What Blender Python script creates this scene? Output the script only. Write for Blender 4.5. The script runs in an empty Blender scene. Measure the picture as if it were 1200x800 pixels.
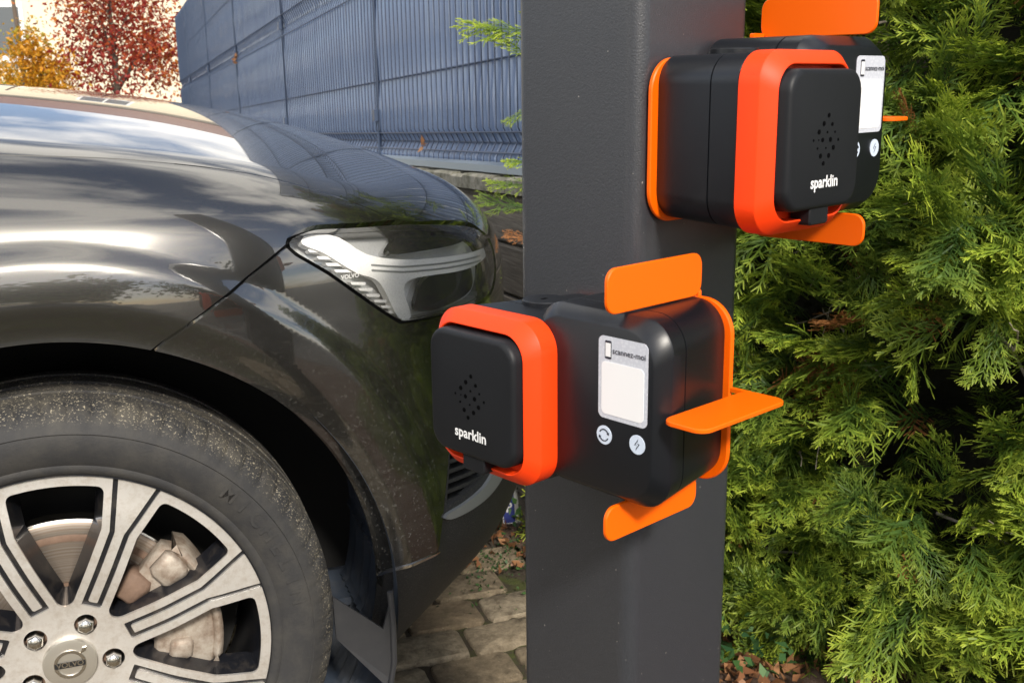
import bpy, math, random
import numpy as np
from mathutils import Vector, Matrix

sc = bpy.context.scene
COL = sc.collection
rng = np.random.default_rng(7)
random.seed(7)

# ------------------------------------------------------------------ camera
CAM_H = 1.106
PITCH, ROLL = 0.2379, -0.0118
cam_d = bpy.data.cameras.new('camera')
cam_d.sensor_fit = 'HORIZONTAL'; cam_d.sensor_width = 36.0
cam_d.lens = 1242.64 * 36.0 / 1200.0
cam_d.clip_start = 0.05; cam_d.clip_end = 500
cam_d.dof.use_dof = True
cam_d.dof.focus_distance = 1.12
cam_d.dof.aperture_fstop = 20.0
cam = bpy.data.objects.new('camera', cam_d); COL.objects.link(cam)
_R = Vector((1, 0, 0)); _F = Vector((0, math.cos(PITCH), -math.sin(PITCH))); _U = Vector((0, math.sin(PITCH), math.cos(PITCH)))
_R2 = _R * math.cos(ROLL) + _U * math.sin(ROLL); _U2 = -_R * math.sin(ROLL) + _U * math.cos(ROLL)
cam.matrix_world = Matrix(((_R2.x, _U2.x, -_F.x, 0), (_R2.y, _U2.y, -_F.y, 0), (_R2.z, _U2.z, -_F.z, CAM_H), (0, 0, 0, 1)))
sc.camera = cam

# ------------------------------------------------------------------ sky and sun
SUN_AZ = math.radians(162.0)      # clockwise from +Y: to the right of and behind the camera
SUN_EL = math.radians(38.0)
world = bpy.data.worlds.new('World'); sc.world = world; world.use_nodes = True
wn = world.node_tree; wn.nodes.clear()
def wnode(t, **k):
    n = wn.nodes.new(t)
    for a, b in k.items(): setattr(n, a, b)
    return n
w_out = wnode('ShaderNodeOutputWorld'); w_bg = wnode('ShaderNodeBackground')
w_sky = wnode('ShaderNodeTexSky', sky_type='NISHITA', sun_disc=False, sun_elevation=SUN_EL, sun_rotation=SUN_AZ, air_density=1.0, dust_density=1.2, ozone_density=1.6)
w_tc = wnode('ShaderNodeTexCoord'); w_map = wnode('ShaderNodeMapping'); w_map.inputs['Scale'].default_value = (1.0, 1.0, 2.4)
w_noise = wnode('ShaderNodeTexNoise'); w_noise.inputs['Scale'].default_value = 2.3; w_noise.inputs['Detail'].default_value = 7; w_noise.inputs['Roughness'].default_value = 0.55; w_noise.inputs['Distortion'].default_value = 0.35
w_ramp = wnode('ShaderNodeValToRGB'); w_ramp.color_ramp.elements[0].position = 0.455; w_ramp.color_ramp.elements[1].position = 0.60
w_cloud = wnode('ShaderNodeRGB'); w_cloud.outputs[0].default_value = (13.0, 12.4, 11.4, 1)
w_mix = wnode('ShaderNodeMix', data_type='RGBA')
wn.links.new(w_tc.outputs['Generated'], w_map.inputs['Vector']); wn.links.new(w_map.outputs[0], w_noise.inputs['Vector'])
wn.links.new(w_noise.outputs['Fac'], w_ramp.inputs['Fac']); wn.links.new(w_ramp.outputs['Color'], w_mix.inputs['Factor'])
wn.links.new(w_sky.outputs[0], w_mix.inputs['A']); wn.links.new(w_cloud.outputs[0], w_mix.inputs['B'])
wn.links.new(w_mix.outputs['Result'], w_bg.inputs['Color']); w_bg.inputs['Strength'].default_value = 0.11
wn.links.new(w_bg.outputs[0], w_out.inputs['Surface'])

sun_d = bpy.data.lights.new('sun', 'SUN'); sun_d.energy = 2.9; sun_d.angle = math.radians(8.0); sun_d.color = (1.0, 0.93, 0.82)
sun = bpy.data.objects.new('sun', sun_d); COL.objects.link(sun)
sdir = Vector((math.sin(SUN_AZ) * math.cos(SUN_EL), math.cos(SUN_AZ) * math.cos(SUN_EL), math.sin(SUN_EL)))
sun.rotation_euler = sdir.to_track_quat('Z', 'Y').to_euler()
sun.location = (3, -4, 6)
sc.view_settings.view_transform = 'Standard'; sc.view_settings.look = 'None'; sc.view_settings.gamma = 1.0
sc.view_settings.use_curve_mapping = False
sc.view_settings.exposure = 0.75

# ------------------------------------------------------------------ helpers
def mat(name, col, rough=0.5, metal=0.0, coat=0.0, spec=0.5):
    m = bpy.data.materials.new(name); m.use_nodes = True
    b = m.node_tree.nodes['Principled BSDF']
    b.inputs['Base Color'].default_value = (*col, 1); b.inputs['Roughness'].default_value = rough
    b.inputs['Metallic'].default_value = metal; b.inputs['Coat Weight'].default_value = coat
    b.inputs['Coat Roughness'].default_value = 0.03; b.inputs['Specular IOR Level'].default_value = spec
    return m
class NT:
    def __init__(s, m): s.t = m.node_tree; s.b = s.t.nodes['Principled BSDF']; s.co = None
    def n(s, typ, **k):
        nd = s.t.nodes.new(typ)
        for a, b in k.items(): setattr(nd, a, b)
        return nd
    def l(s, a, b): s.t.links.new(a, b)
    def coord(s, kind='Object'):
        if s.co is None: s.co = s.n('ShaderNodeTexCoord')
        return s.co.outputs[kind]
    def noise(s, scale, detail=4, rough=0.55, vec=None, dist=0.0):
        nd = s.n('ShaderNodeTexNoise'); nd.inputs['Scale'].default_value = scale; nd.inputs['Detail'].default_value = detail
        nd.inputs['Roughness'].default_value = rough; nd.inputs['Distortion'].default_value = dist
        s.l(vec or s.coord(), nd.inputs['Vector']); return nd.outputs['Fac']
    def ramp(s, fac, stops):
        r = s.n('ShaderNodeValToRGB'); e = r.color_ramp.elements
        while len(e) < len(stops): e.new(0.5)
        for i, (p, c) in enumerate(stops):
            e[i].position = p; e[i].color = (*c, 1) if len(c) == 3 else c
        s.l(fac, r.inputs['Fac']); return r.outputs['Color']
    def mix(s, fac, a, b, blend='MIX'):
        m = s.n('ShaderNodeMix', data_type='RGBA', blend_type=blend)
        for v, k in ((fac, 'Factor'), (a, 'A'), (b, 'B')):
            if hasattr(v, 'links'): s.l(v, m.inputs[k])
            else: m.inputs[k].default_value = v if k == 'Factor' else (*v, 1)
        return m.outputs['Result']
    def math(s, op, a, b=None, c=None, clamp=False):
        m = s.n('ShaderNodeMath', operation=op); m.use_clamp = clamp
        for i, v in enumerate((a, b, c)):
            if v is None: continue
            if hasattr(v, 'links'): s.l(v, m.inputs[i])
            else: m.inputs[i].default_value = v
        return m.outputs[0]
    def bump(s, h, strength=0.3, dist=0.002, inp='Normal'):
        b = s.n('ShaderNodeBump'); b.inputs['Strength'].default_value = strength; b.inputs['Distance'].default_value = dist
        s.l(h, b.inputs['Height']); s.l(b.outputs[0], s.b.inputs[inp])
    def set(s, k, v):
        if hasattr(v, 'links'): s.l(v, s.b.inputs[k])
        else: s.b.inputs[k].default_value = v
    def attr(s, name): a = s.n('ShaderNodeAttribute'); a.attribute_name = name; return a.outputs['Fac']

def V3(n): return np.zeros((0, 3)) if n == 0 else np.zeros((n, 3))
class MB:
    """collects geometry for one mesh"""
    def __init__(s): s.v = []; s.f = []; s.n = 0
    def add(s, verts, faces):
        verts = np.asarray(verts, float); o = s.n
        s.v.append(verts); s.n += len(verts)
        s.f += [tuple(int(i) + o for i in f) for f in faces]
        return o
    def box(s, x0, x1, y0, y1, z0, z1):
        v = [(x, y, z) for z in (z0, z1) for y in (y0, y1) for x in (x0, x1)]
        s.add(v, [(0, 2, 3, 1), (4, 5, 7, 6), (0, 1, 5, 4), (2, 6, 7, 3), (0, 4, 6, 2), (1, 3, 7, 5)])
    def loft(s, rings, cap0=True, cap1=True, closed=True):
        n = len(rings[0]); o = s.add(np.concatenate(rings), [])
        for k in range(len(rings) - 1):
            for i in range(n if closed else n - 1):
                j = (i + 1) % n
                s.f.append((o + k * n + i, o + k * n + j, o + (k + 1) * n + j, o + (k + 1) * n + i))
        if cap0: s.f.append(tuple(o + i for i in reversed(range(n))))
        if cap1: s.f.append(tuple(o + (len(rings) - 1) * n + i for i in range(n)))
    def tube(s, pts, rad, n=8, cap=True):
        pts = [Vector(p) for p in pts]; rings = []
        if not hasattr(rad, '__len__'): rad = [rad] * len(pts)
        up = Vector((0, 0, 1))
        for i, p in enumerate(pts):
            d = (pts[min(i + 1, len(pts) - 1)] - pts[max(i - 1, 0)]).normalized()
            a = d.cross(up if abs(d.z) < 0.9 else Vector((1, 0, 0))).normalized(); b = d.cross(a)
            rings.append(np.array([p + rad[i] * (math.cos(t) * a + math.sin(t) * b) for t in np.linspace(0, 2 * math.pi, n, endpoint=False)]))
        s.loft(rings, cap, cap)
    def lathe(s, prof, n=64, axis='y', cap=False):
        """profile of (r, h); spun about local axis"""
        rings = []
        for r, h in prof:
            t = np.linspace(0, 2 * math.pi, n, endpoint=False)
            if axis == 'y': rings.append(np.stack([r * np.cos(t), np.full(n, h), r * np.sin(t)], 1))
            else: rings.append(np.stack([r * np.cos(t), r * np.sin(t), np.full(n, h)], 1))
        s.loft(rings, cap, cap)
    def build(s, name, m, parent=None, smooth=True, sharp=35, loc=None):
        me = bpy.data.meshes.new(name)
        v = np.concatenate(s.v) if s.v else np.zeros((0, 3))
        me.from_pydata(v.tolist(), [], s.f); me.validate(); me.update()
        return link(name, me, m, parent, smooth, sharp, loc)
def link(name, me, m, parent=None, smooth=True, sharp=35, loc=None):
    if m is not None and not len(me.materials): me.materials.append(m)
    if smooth:
        me.polygons.foreach_set('use_smooth', [True] * len(me.polygons))
        if sharp: me.set_sharp_from_angle(angle=math.radians(sharp))
    o = bpy.data.objects.new(name, me); COL.objects.link(o)
    if parent is not None: o.parent = parent
    if loc is not None: o.location = loc
    return o
def tag(o, label=None, cat=None, group=None, kind=None):
    for k, v in (('label', label), ('category', cat), ('group', group), ('kind', kind)):
        if v is not None: o[k] = v
    return o
def empty(name, loc=(0, 0, 0), rz=0.0, parent=None):
    o = bpy.data.objects.new(name, None); COL.objects.link(o); o.location = loc; o.rotation_euler = (0, 0, rz)
    o.empty_display_size = 0.05
    if parent is not None: o.parent = parent
    return o
def copy_tree(o, parent=None):
    c = o.copy(); COL.objects.link(c); c.parent = parent
    for ch in list(o.children): copy_tree(ch, c)
    return c
def fast_mesh(name, v, quads, attrs=None):
    me = bpy.data.meshes.new(name); v = np.ascontiguousarray(v, np.float32); q = np.ascontiguousarray(quads, np.int32)
    k = q.shape[1]
    me.vertices.add(len(v)); me.vertices.foreach_set('co', v.ravel())
    me.loops.add(q.size); me.loops.foreach_set('vertex_index', q.ravel())
    me.polygons.add(len(q)); me.polygons.foreach_set('loop_start', np.arange(0, q.size, k, dtype=np.int32))
    me.update(calc_edges=True)
    for nm, a in (attrs or {}).items():
        at = me.attributes.new(nm, 'FLOAT', 'POINT'); at.data.foreach_set('value', np.ascontiguousarray(a, np.float32))
    return me
def rrect(u0, u1, v0, v1, r, n=8):
    """rounded rectangle outline, counter-clockwise, as (u, v) pairs"""
    pts = []
    for cx, cy, a0 in ((u1 - r, v0 + r, -90), (u1 - r, v1 - r, 0), (u0 + r, v1 - r, 90), (u0 + r, v0 + r, 180)):
        for k in range(n + 1):
            a = math.radians(a0 + 90.0 * k / n); pts.append((cx + r * math.cos(a), cy + r * math.sin(a)))
    return np.array(pts)
_text_cache = {}
def text_mesh(s, bold=0.0):
    """letters as mesh in the XY plane, unit em"""
    cu = bpy.data.curves.new('lettering', 'FONT'); cu.body = s; cu.offset = bold; cu.resolution_u = 3
    o = bpy.data.objects.new('lettering', cu); COL.objects.link(o)
    bpy.context.view_layer.update()
    me = bpy.data.meshes.new_from_object(o.evaluated_get(bpy.context.evaluated_depsgraph_get()))
    bpy.data.objects.remove(o); bpy.data.curves.remove(cu)
    v = np.zeros(len(me.vertices) * 3); me.vertices.foreach_get('co', v); v = v.reshape(-1, 3)
    f = [tuple(p.vertices) for p in me.polygons]; bpy.data.meshes.remove(me)
    return v, f
def sstep(a, b, x):
    t = np.clip((x - a) / (b - a), 0, 1); return t * t * (3 - 2 * t)
# ------------------------------------------------------------------ materials
# powder-coated post
M_post = mat('anthracite_powder_coat', (0.05, 0.052, 0.058), 0.42, 0.0, 0.0, 0.8)
t = NT(M_post); nz = t.noise(700, 3, 0.7); t.bump(nz, 0.35, 0.0012)
t.set('Roughness', t.math('MULTIPLY_ADD', t.noise(3, 3), 0.12, 0.27))
pc = t.mix(t.noise(480, 2), (0.0165, 0.0185, 0.0245), (0.034, 0.037, 0.046)); pc = t.mix(t.ramp(t.noise(300, 1), [(0.79, (0, 0, 0)), (0.81, (1, 1, 1))]), pc, (0.35, 0.33, 0.3))
t.set('Base Color', t.mix(t.math('MULTIPLY', t.noise(5, 5, 0.7), 0.22), pc, (0.06, 0.058, 0.053)))
M_black = mat('matt_black_plastic', (0.0042, 0.0052, 0.0078), 0.42, 0, 0, 0.5)
t = NT(M_black); t.bump(t.noise(1500, 2), 0.12, 0.0004); t.set('Roughness', t.math('MULTIPLY_ADD', t.noise(14, 3), 0.12, 0.30))
M_cover = mat('soft_black_cover', (0.0072, 0.0080, 0.0100), 0.5, 0, 0, 0.30)
t = NT(M_cover); t.bump(t.noise(1700, 2), 0.12, 0.0004); t.set('Roughness', t.math('MULTIPLY_ADD', t.noise(18, 3), 0.16, 0.42))
M_ring = mat('orange_red_plastic', (0.88, 0.050, 0.003), 0.5, 0, 0, 0.3); t = NT(M_ring); t.bump(t.noise(1500, 2), 0.08, 0.0004)
M_plate = mat('orange_painted_steel', (0.90, 0.125, 0.0005), 0.38, 0, 0, 0.3); t = NT(M_plate); t.bump(t.noise(260, 2), 0.10, 0.0008)
M_white = mat('white_print', (0.8, 0.8, 0.8), 0.5)
M_dot = mat('black_dots', (0.0012, 0.0012, 0.0015), 0.7, 0, 0, 0.05)
M_label = mat('silver_label', (0.6, 0.61, 0.64), 0.4)
t = NT(M_label); vo = t.n('ShaderNodeTexVoronoi'); vo.inputs['Scale'].default_value = 420; t.l(t.coord(), vo.inputs['Vector'])
t.set('Base Color', t.ramp(vo.outputs['Distance'], [(0.15, (0.58, 0.60, 0.65)), (0.6, (0.50, 0.52, 0.58))]))
M_patch = mat('white_label_field', (0.78, 0.78, 0.79), 0.4)
M_icon = mat('dark_icon_print', (0.015, 0.016, 0.028), 0.4)
M_btn = mat('pale_blue_button', (0.56, 0.64, 0.76), 0.35)
# car
M_paint = mat('grey_bronze_car_paint', (0.036, 0.034, 0.029), 0.24, 0.85, 1.0, 0.5)
t = NT(M_paint); fl = t.n('ShaderNodeTexVoronoi'); fl.inputs['Scale'].default_value = 1500; t.l(t.coord(), fl.inputs['Vector'])
flk = t.mix(0.10, (0.072, 0.070, 0.064), fl.outputs['Color'], 'OVERLAY')
geo = t.n('ShaderNodeSeparateXYZ'); t.l(t.coord(), geo.inputs[0])
low = t.math('MULTIPLY_ADD', geo.outputs['Z'], -2.2, 2.0, True)           # road dust gathers low on the body
speck = t.ramp(t.noise(230, 2, 0.6), [(0.60, (0, 0, 0)), (0.66, (1, 1, 1))])
streak = t.n('ShaderNodeMapping'); streak.inputs['Scale'].default_value = (3, 3, 14); t.l(t.coord(), streak.inputs['Vector'])
film = t.ramp(t.noise(9, 5, 0.65, streak.outputs[0]), [(0.42, (0, 0, 0)), (0.75, (1, 1, 1))])
dirt = t.math('MULTIPLY', low, t.math('ADD', t.math('MULTIPLY', speck, 0.34), t.math('MULTIPLY', film, 0.16)), None, True)
dirt_all = t.math('ADD', dirt, t.math('MULTIPLY', t.ramp(t.noise(95, 2), [(0.73, (0, 0, 0)), (0.76, (1, 1, 1))]), 0.10), None, True)
t.set('Base Color', t.mix(dirt_all, flk, (0.27, 0.265, 0.25)))
t.set('Coat Weight', t.math('SUBTRACT', 1.0, dirt_all, None, True))
t.set('Coat Roughness', t.math('MULTIPLY_ADD', low, 0.10, 0.02))
t.set('Metallic', t.math('MULTIPLY', t.math('SUBTRACT', 1.0, dirt_all, None, True), 0.85)); t.set('Coat IOR', 1.85)
M_trim = mat('black_bumper_plastic', (0.03, 0.03, 0.031), 0.62); t = NT(M_trim); t.bump(t.noise(420, 3), 0.4, 0.001)
t.set('Base Color', t.mix(t.ramp(t.noise(420, 3, 0.7), [(0.5, (0, 0, 0)), (0.8, (1, 1, 1))]), (0.024, 0.024, 0.025), (0.095, 0.091, 0.082)))
M_liner = mat('wheel_arch_liner', (0.012, 0.013, 0.016), 0.42); t = NT(M_liner)
t.set('Base Color', t.mix(t.ramp(t.noise(24, 5, 0.7), [(0.45, (0, 0, 0)), (0.8, (1, 1, 1))]), (0.050, 0.066, 0.095), (0.10, 0.105, 0.115)))
M_flap = mat('grey_rubber_flap', (0.06, 0.063, 0.07), 0.45)
t = NT(M_flap); t.set('Base Color', t.mix(t.noise(18, 5, 0.7), (0.022, 0.024, 0.030), (0.065, 0.065, 0.066)))
M_satin = mat('satin_silver_trim', (0.32, 0.33, 0.33), 0.45, 0.4)
M_gap = mat('flat_black_backing', (0.006, 0.006, 0.006), 0.8)  # near-black backing, also stands for the shade inside the wheel well
M_tyre = mat('dusty_tyre_rubber', (0.02, 0.02, 0.021), 0.75); t = NT(M_tyre)
sx = t.n('ShaderNodeSeparateXYZ'); t.l(t.coord(), sx.inputs[0])
rad = t.math('SQRT', t.math('ADD', t.math('MULTIPLY', sx.outputs[0], sx.outputs[0]), t.math('MULTIPLY', sx.outputs[2], sx.outputs[2])))
shoulder = t.math('MULTIPLY', t.math('SUBTRACT', rad, 0.334), 60.0, None, True)
spk = t.ramp(t.noise(340, 3, 0.65), [(0.585, (0, 0, 0)), (0.645, (1, 1, 1))])
clay = t.ramp(t.noise(26, 5, 0.7), [(0.40, (0, 0, 0)), (0.72, (1, 1, 1))])
dust = t.math('ADD', t.math('MULTIPLY', clay, 0.05), t.math('MULTIPLY', shoulder, t.math('ADD', t.math('MULTIPLY', spk, 0.8), t.math('MULTIPLY', clay, 0.10))), None, True)
t.set('Base Color', t.mix(dust, t.mix(t.noise(7, 3), (0.017, 0.017, 0.0185), (0.030, 0.030, 0.031)), (0.42, 0.37, 0.27)))
t.bump(t.noise(300, 3), 0.3, 0.0012)
M_alloy = mat('diamond_cut_alloy', (0.66, 0.63, 0.59), 0.34, 0.6, 0.4)
t = NT(M_alloy); t.set('Base Color', t.mix(t.ramp(t.noise(60, 5, 0.75), [(0.45, (0, 0, 0)), (0.85, (1, 1, 1))]), (0.72, 0.695, 0.66), (0.48, 0.42, 0.35)))
t.set('Roughness', t.math('MULTIPLY_ADD', t.noise(30, 4), 0.2, 0.26))
M_alloy_dark = mat('gloss_dark_alloy', (0.016, 0.017, 0.02), 0.3, 0.2, 0.6)
t = NT(M_alloy_dark); t.set('Base Color', t.mix(t.ramp(t.noise(40, 5, 0.7), [(0.5, (0, 0, 0)), (0.85, (1, 1, 1))]), (0.012, 0.013, 0.017), (0.07, 0.06, 0.05)))
M_disc = mat('brake_disc_steel', (0.33, 0.29, 0.25), 0.42, 0.8)
t = NT(M_disc); sx = t.n('ShaderNodeSeparateXYZ'); t.l(t.coord(), sx.inputs[0])
rad = t.math('SQRT', t.math('ADD', t.math('MULTIPLY', sx.outputs[0], sx.outputs[0]), t.math('MULTIPLY', sx.outputs[2], sx.outputs[2])))
cv = t.n('ShaderNodeCombineXYZ'); t.l(rad, cv.inputs[0]); ringn = t.noise(420, 3, 0.6, cv.outputs[0])
t.set('Base Color', t.mix(t.ramp(ringn, [(0.35, (0, 0, 0)), (0.7, (1, 1, 1))]), (0.40, 0.36, 0.32), (0.24, 0.17, 0.12)))
M_rust = mat('rusty_cast_iron', (0.13, 0.07, 0.045), 0.75); t = NT(M_rust)
t.set('Base Color', t.mix(t.noise(55, 5, 0.7), (0.075, 0.045, 0.032), (0.26, 0.17, 0.12)))
M_caliper = mat('dusty_cast_caliper', (0.36, 0.31, 0.26), 0.6, 0.3); t = NT(M_caliper)
t.set('Base Color', t.mix(t.ramp(t.noise(45, 5, 0.7), [(0.35, (0, 0, 0)), (0.7, (1, 1, 1))]), (0.44, 0.39, 0.33), (0.20, 0.14, 0.10)))
M_nut = mat('chromed_lug_nut', (0.62, 0.60, 0.56), 0.22, 1.0)
M_cap = mat('silver_centre_cap', (0.62, 0.59, 0.53), 0.33, 0.8)
M_drl = mat('white_light_guide', (0.88, 0.88, 0.86), 0.25, 0.0, 0.5)
M_refl = mat('grey_headlight_reflector', (0.60, 0.61, 0.61), 0.28, 0.35)
M_pocket = mat('black_headlight_lens', (0.008, 0.009, 0.010), 0.12, 0.0, 1.0)
M_chrome = mat('chrome_bezel', (0.7, 0.7, 0.7), 0.12, 1.0)
M_glass = bpy.data.materials.new('clear_headlight_glass'); M_glass.use_nodes = True
gt = M_glass.node_tree; gt.nodes.clear(); go = gt.nodes.new('ShaderNodeOutputMaterial'); gm = gt.nodes.new('ShaderNodeMixShader'); gm2 = gt.nodes.new('ShaderNodeMixShader')
gtr = gt.nodes.new('ShaderNodeBsdfTransparent'); ggl = gt.nodes.new('ShaderNodeBsdfGlossy'); ggl.inputs['Roughness'].default_value = 0.03; gfr = gt.nodes.new('ShaderNodeFresnel'); gfr.inputs['IOR'].default_value = 1.45
gdf = gt.nodes.new('ShaderNodeBsdfDiffuse'); gdf.inputs['Color'].default_value = (0.42, 0.40, 0.35, 1)
gtc = gt.nodes.new('ShaderNodeTexCoord'); gn = gt.nodes.new('ShaderNodeTexNoise'); gn.inputs['Scale'].default_value = 420; gn.inputs['Detail'].default_value = 4
gn2 = gt.nodes.new('ShaderNodeMapRange'); gn2.inputs['From Min'].default_value = 0.48; gn2.inputs['From Max'].default_value = 0.85; gn2.inputs['To Min'].default_value = 0.03; gn2.inputs['To Max'].default_value = 0.22
gt.links.new(gtc.outputs['Object'], gn.inputs['Vector']); gt.links.new(gn.outputs['Fac'], gn2.inputs['Value'])
gt.links.new(gfr.outputs[0], gm.inputs[0]); gt.links.new(gtr.outputs[0], gm.inputs[1]); gt.links.new(ggl.outputs[0], gm.inputs[2])
gt.links.new(gn2.outputs[0], gm2.inputs[0]); gt.links.new(gm.outputs[0], gm2.inputs[1]); gt.links.new(gdf.outputs[0], gm2.inputs[2]); gt.links.new(gm2.outputs[0], go.inputs['Surface'])
M_window = mat('dark_window_glass', (0.01, 0.012, 0.014), 0.04, 0.0, 1.0)
# ground
M_paver = mat('sandy_concrete_paver', (0.24, 0.19, 0.13), 0.85); t = NT(M_paver); t.co = t.n('ShaderNodeNewGeometry')
pos = t.co.outputs['Position']; oi = t.n('ShaderNodeObjectInfo')
base = t.ramp(oi.outputs['Random'], [(0.0, (0.24, 0.178, 0.112)), (0.5, (0.31, 0.245, 0.160)), (1.0, (0.40, 0.335, 0.24))])
base = t.mix(t.ramp(t.noise(38, 6, 0.75, pos), [(0.35, (0, 0, 0)), (0.7, (1, 1, 1))]), base, (0.12, 0.092, 0.058))
base = t.mix(t.ramp(t.noise(190, 3, 0.6, pos), [(0.62, (0, 0, 0)), (0.72, (0.55, 0.55, 0.55))]), base, (0.46, 0.38, 0.26))
base = t.mix(t.ramp(t.noise(9, 5, 0.7, pos), [(0.60, (0, 0, 0)), (0.74, (0.22, 0.22, 0.22))]), base, (0.075, 0.095, 0.022))
t.set('Base Color', base); t.bump(t.noise(95, 7, 0.78, pos), 0.9, 0.009)
M_joint = mat('mossy_joint_soil', (0.05, 0.045, 0.025), 0.95); t = NT(M_joint)
t.set('Base Color', t.mix(t.ramp(t.noise(11, 5, 0.7), [(0.48, (0, 0, 0)), (0.62, (1, 1, 1))]), (0.045, 0.034, 0.022), (0.055, 0.065, 0.013))); t.bump(t.noise(120, 5, 0.8), 0.8, 0.006)
M_soil = mat('leafy_soil', (0.09, 0.06, 0.04), 0.95); t = NT(M_soil)
t.set('Base Color', t.mix(t.noise(40, 6, 0.75), (0.055, 0.036, 0.024), (0.17, 0.105, 0.075))); t.bump(t.noise(60, 6, 0.8), 0.9, 0.012)
M_ground = mat('grey_tarmac', (0.07, 0.068, 0.064), 0.9); t = NT(M_ground)
t.set('Base Color', t.mix(t.noise(30, 6, 0.7), (0.05, 0.049, 0.047), (0.10, 0.096, 0.09)))
M_plank = mat('weathered_grey_plank', (0.22, 0.19, 0.15), 0.85); t = NT(M_plank)
mp = t.n('ShaderNodeMapping'); mp.inputs['Scale'].default_value = (1.2, 1, 22); t.l(t.coord(), mp.inputs['Vector'])
oi = t.n('ShaderNodeObjectInfo'); g1 = t.noise(5, 6, 0.7, mp.outputs[0], 0.6)
t.set('Base Color', t.mix(t.ramp(g1, [(0.3, (0, 0, 0)), (0.7, (1, 1, 1))]), (0.095, 0.078, 0.060), t.mix(oi.outputs['Random'], (0.26, 0.225, 0.18), (0.33, 0.30, 0.25)))); t.bump(g1, 0.5, 0.004)
M_capst = mat('mossy_concrete_cap', (0.22, 0.21, 0.17), 0.9); t = NT(M_capst)
t.set('Base Color', t.mix(t.ramp(t.noise(14, 6, 0.75), [(0.42, (0, 0, 0)), (0.65, (1, 1, 1))]), (0.28, 0.265, 0.22), (0.075, 0.075, 0.04))); t.bump(t.noise(80, 5), 0.5, 0.004)
M_slat = mat('blue_grey_fence_slat', (0.105, 0.145, 0.235), 0.36, 0.0, 0.25)
t = NT(M_slat); oi = t.n('ShaderNodeObjectInfo')
t.set('Base Color', t.mix(oi.outputs['Random'], (0.20, 0.27, 0.43), (0.25, 0.33, 0.50))); t.set('Roughness', t.math('MULTIPLY_ADD', t.noise(6, 3), 0.16, 0.27))
M_wire = mat('dark_blue_fence_steel', (0.06, 0.085, 0.14), 0.4, 0.1)
M_rail = mat('pale_galvanised_rail', (0.34, 0.40, 0.46), 0.4, 0.5)
# foliage
def foliage(name, stops, dead=None, trans=0.35, use_tip=True):
    m = bpy.data.materials.new(name); m.use_nodes = True; t = NT(m)
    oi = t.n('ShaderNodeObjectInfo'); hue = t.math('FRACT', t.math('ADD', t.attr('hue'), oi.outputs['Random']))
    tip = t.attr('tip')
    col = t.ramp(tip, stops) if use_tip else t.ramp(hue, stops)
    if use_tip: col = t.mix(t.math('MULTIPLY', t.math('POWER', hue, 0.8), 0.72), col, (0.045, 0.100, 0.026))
    if dead: col = t.mix(t.ramp(hue, [(0.925, (0, 0, 0)), (0.93, (1, 1, 1))]), col, dead)
    b = t.b; t.set('Base Color', col); b.inputs['Roughness'].default_value = 0.5; b.inputs['Specular IOR Level'].default_value = 0.35
    tr = t.n('ShaderNodeBsdfTranslucent'); t.l(col, tr.inputs['Color']); mx = t.n('ShaderNodeMixShader'); mx.inputs[0].default_value = trans
    out = [n for n in t.t.nodes if n.type == 'OUTPUT_MATERIAL'][0]
    t.l(b.outputs[0], mx.inputs[1]); t.l(tr.outputs[0], mx.inputs[2]); t.l(mx.outputs[0], out.inputs['Surface'])
    return m
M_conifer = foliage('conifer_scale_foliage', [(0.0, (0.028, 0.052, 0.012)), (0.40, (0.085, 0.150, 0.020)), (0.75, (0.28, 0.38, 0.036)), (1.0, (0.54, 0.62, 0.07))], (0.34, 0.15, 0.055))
M_core = mat('dark_hedge_core', (0.022, 0.024, 0.013), 0.95); t = NT(M_core)  # dark tone of the added core that blocks light through the hedge
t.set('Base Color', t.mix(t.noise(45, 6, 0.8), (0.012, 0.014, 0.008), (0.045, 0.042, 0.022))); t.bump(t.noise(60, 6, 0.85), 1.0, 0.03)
M_twig = mat('bare_grey_twig', (0.36, 0.31, 0.26), 0.85)
M_dry = foliage('dry_brown_leaf', [(0.0, (0.20, 0.085, 0.04)), (1.0, (0.33, 0.17, 0.08))], None, 0.2, False)
M_ivy = foliage('dark_green_ivy', [(0.0, (0.02, 0.06, 0.022)), (1.0, (0.06, 0.13, 0.035))], None, 0.15, False)
M_maple = foliage('red_autumn_leaf', [(0.0, (0.22, 0.02, 0.022)), (0.45, (0.34, 0.045, 0.025)), (0.8, (0.46, 0.12, 0.03)), (1.0, (0.55, 0.20, 0.03))], None, 0.4, False)
M_yellow = foliage('yellow_autumn_leaf', [(0.0, (0.62, 0.34, 0.02)), (0.6, (0.62, 0.28, 0.02)), (1.0, (0.30, 0.30, 0.03))], None, 0.4, False)
M_bark = mat('grey_brown_bark', (0.11, 0.085, 0.065), 0.9)
M_render = mat('cream_render', (0.70, 0.62, 0.46), 0.85)
M_frame = mat('white_window_frame', (0.8, 0.8, 0.78), 0.5)
M_pane = mat('grey_window_pane', (0.10, 0.11, 0.12), 0.15)
M_blue = mat('blue_plate_band', (0.02, 0.035, 0.22), 0.4)
M_pwhite = mat('white_plate_face', (0.62, 0.63, 0.62), 0.4)
# ------------------------------------------------------------------ layout shared by ground, car and wall
CAR_O = Vector((-0.590, 1.274, 0.0)); CAR_A = math.radians(20.0)
cA = np.array([math.cos(CAR_A), math.sin(CAR_A)]); nA = np.array([-math.sin(CAR_A), math.cos(CAR_A)])
def car_xy(c, n): q = np.array([CAR_O.x, CAR_O.y]) + c * cA + n * nA; return float(q[0]), float(q[1])

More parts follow.
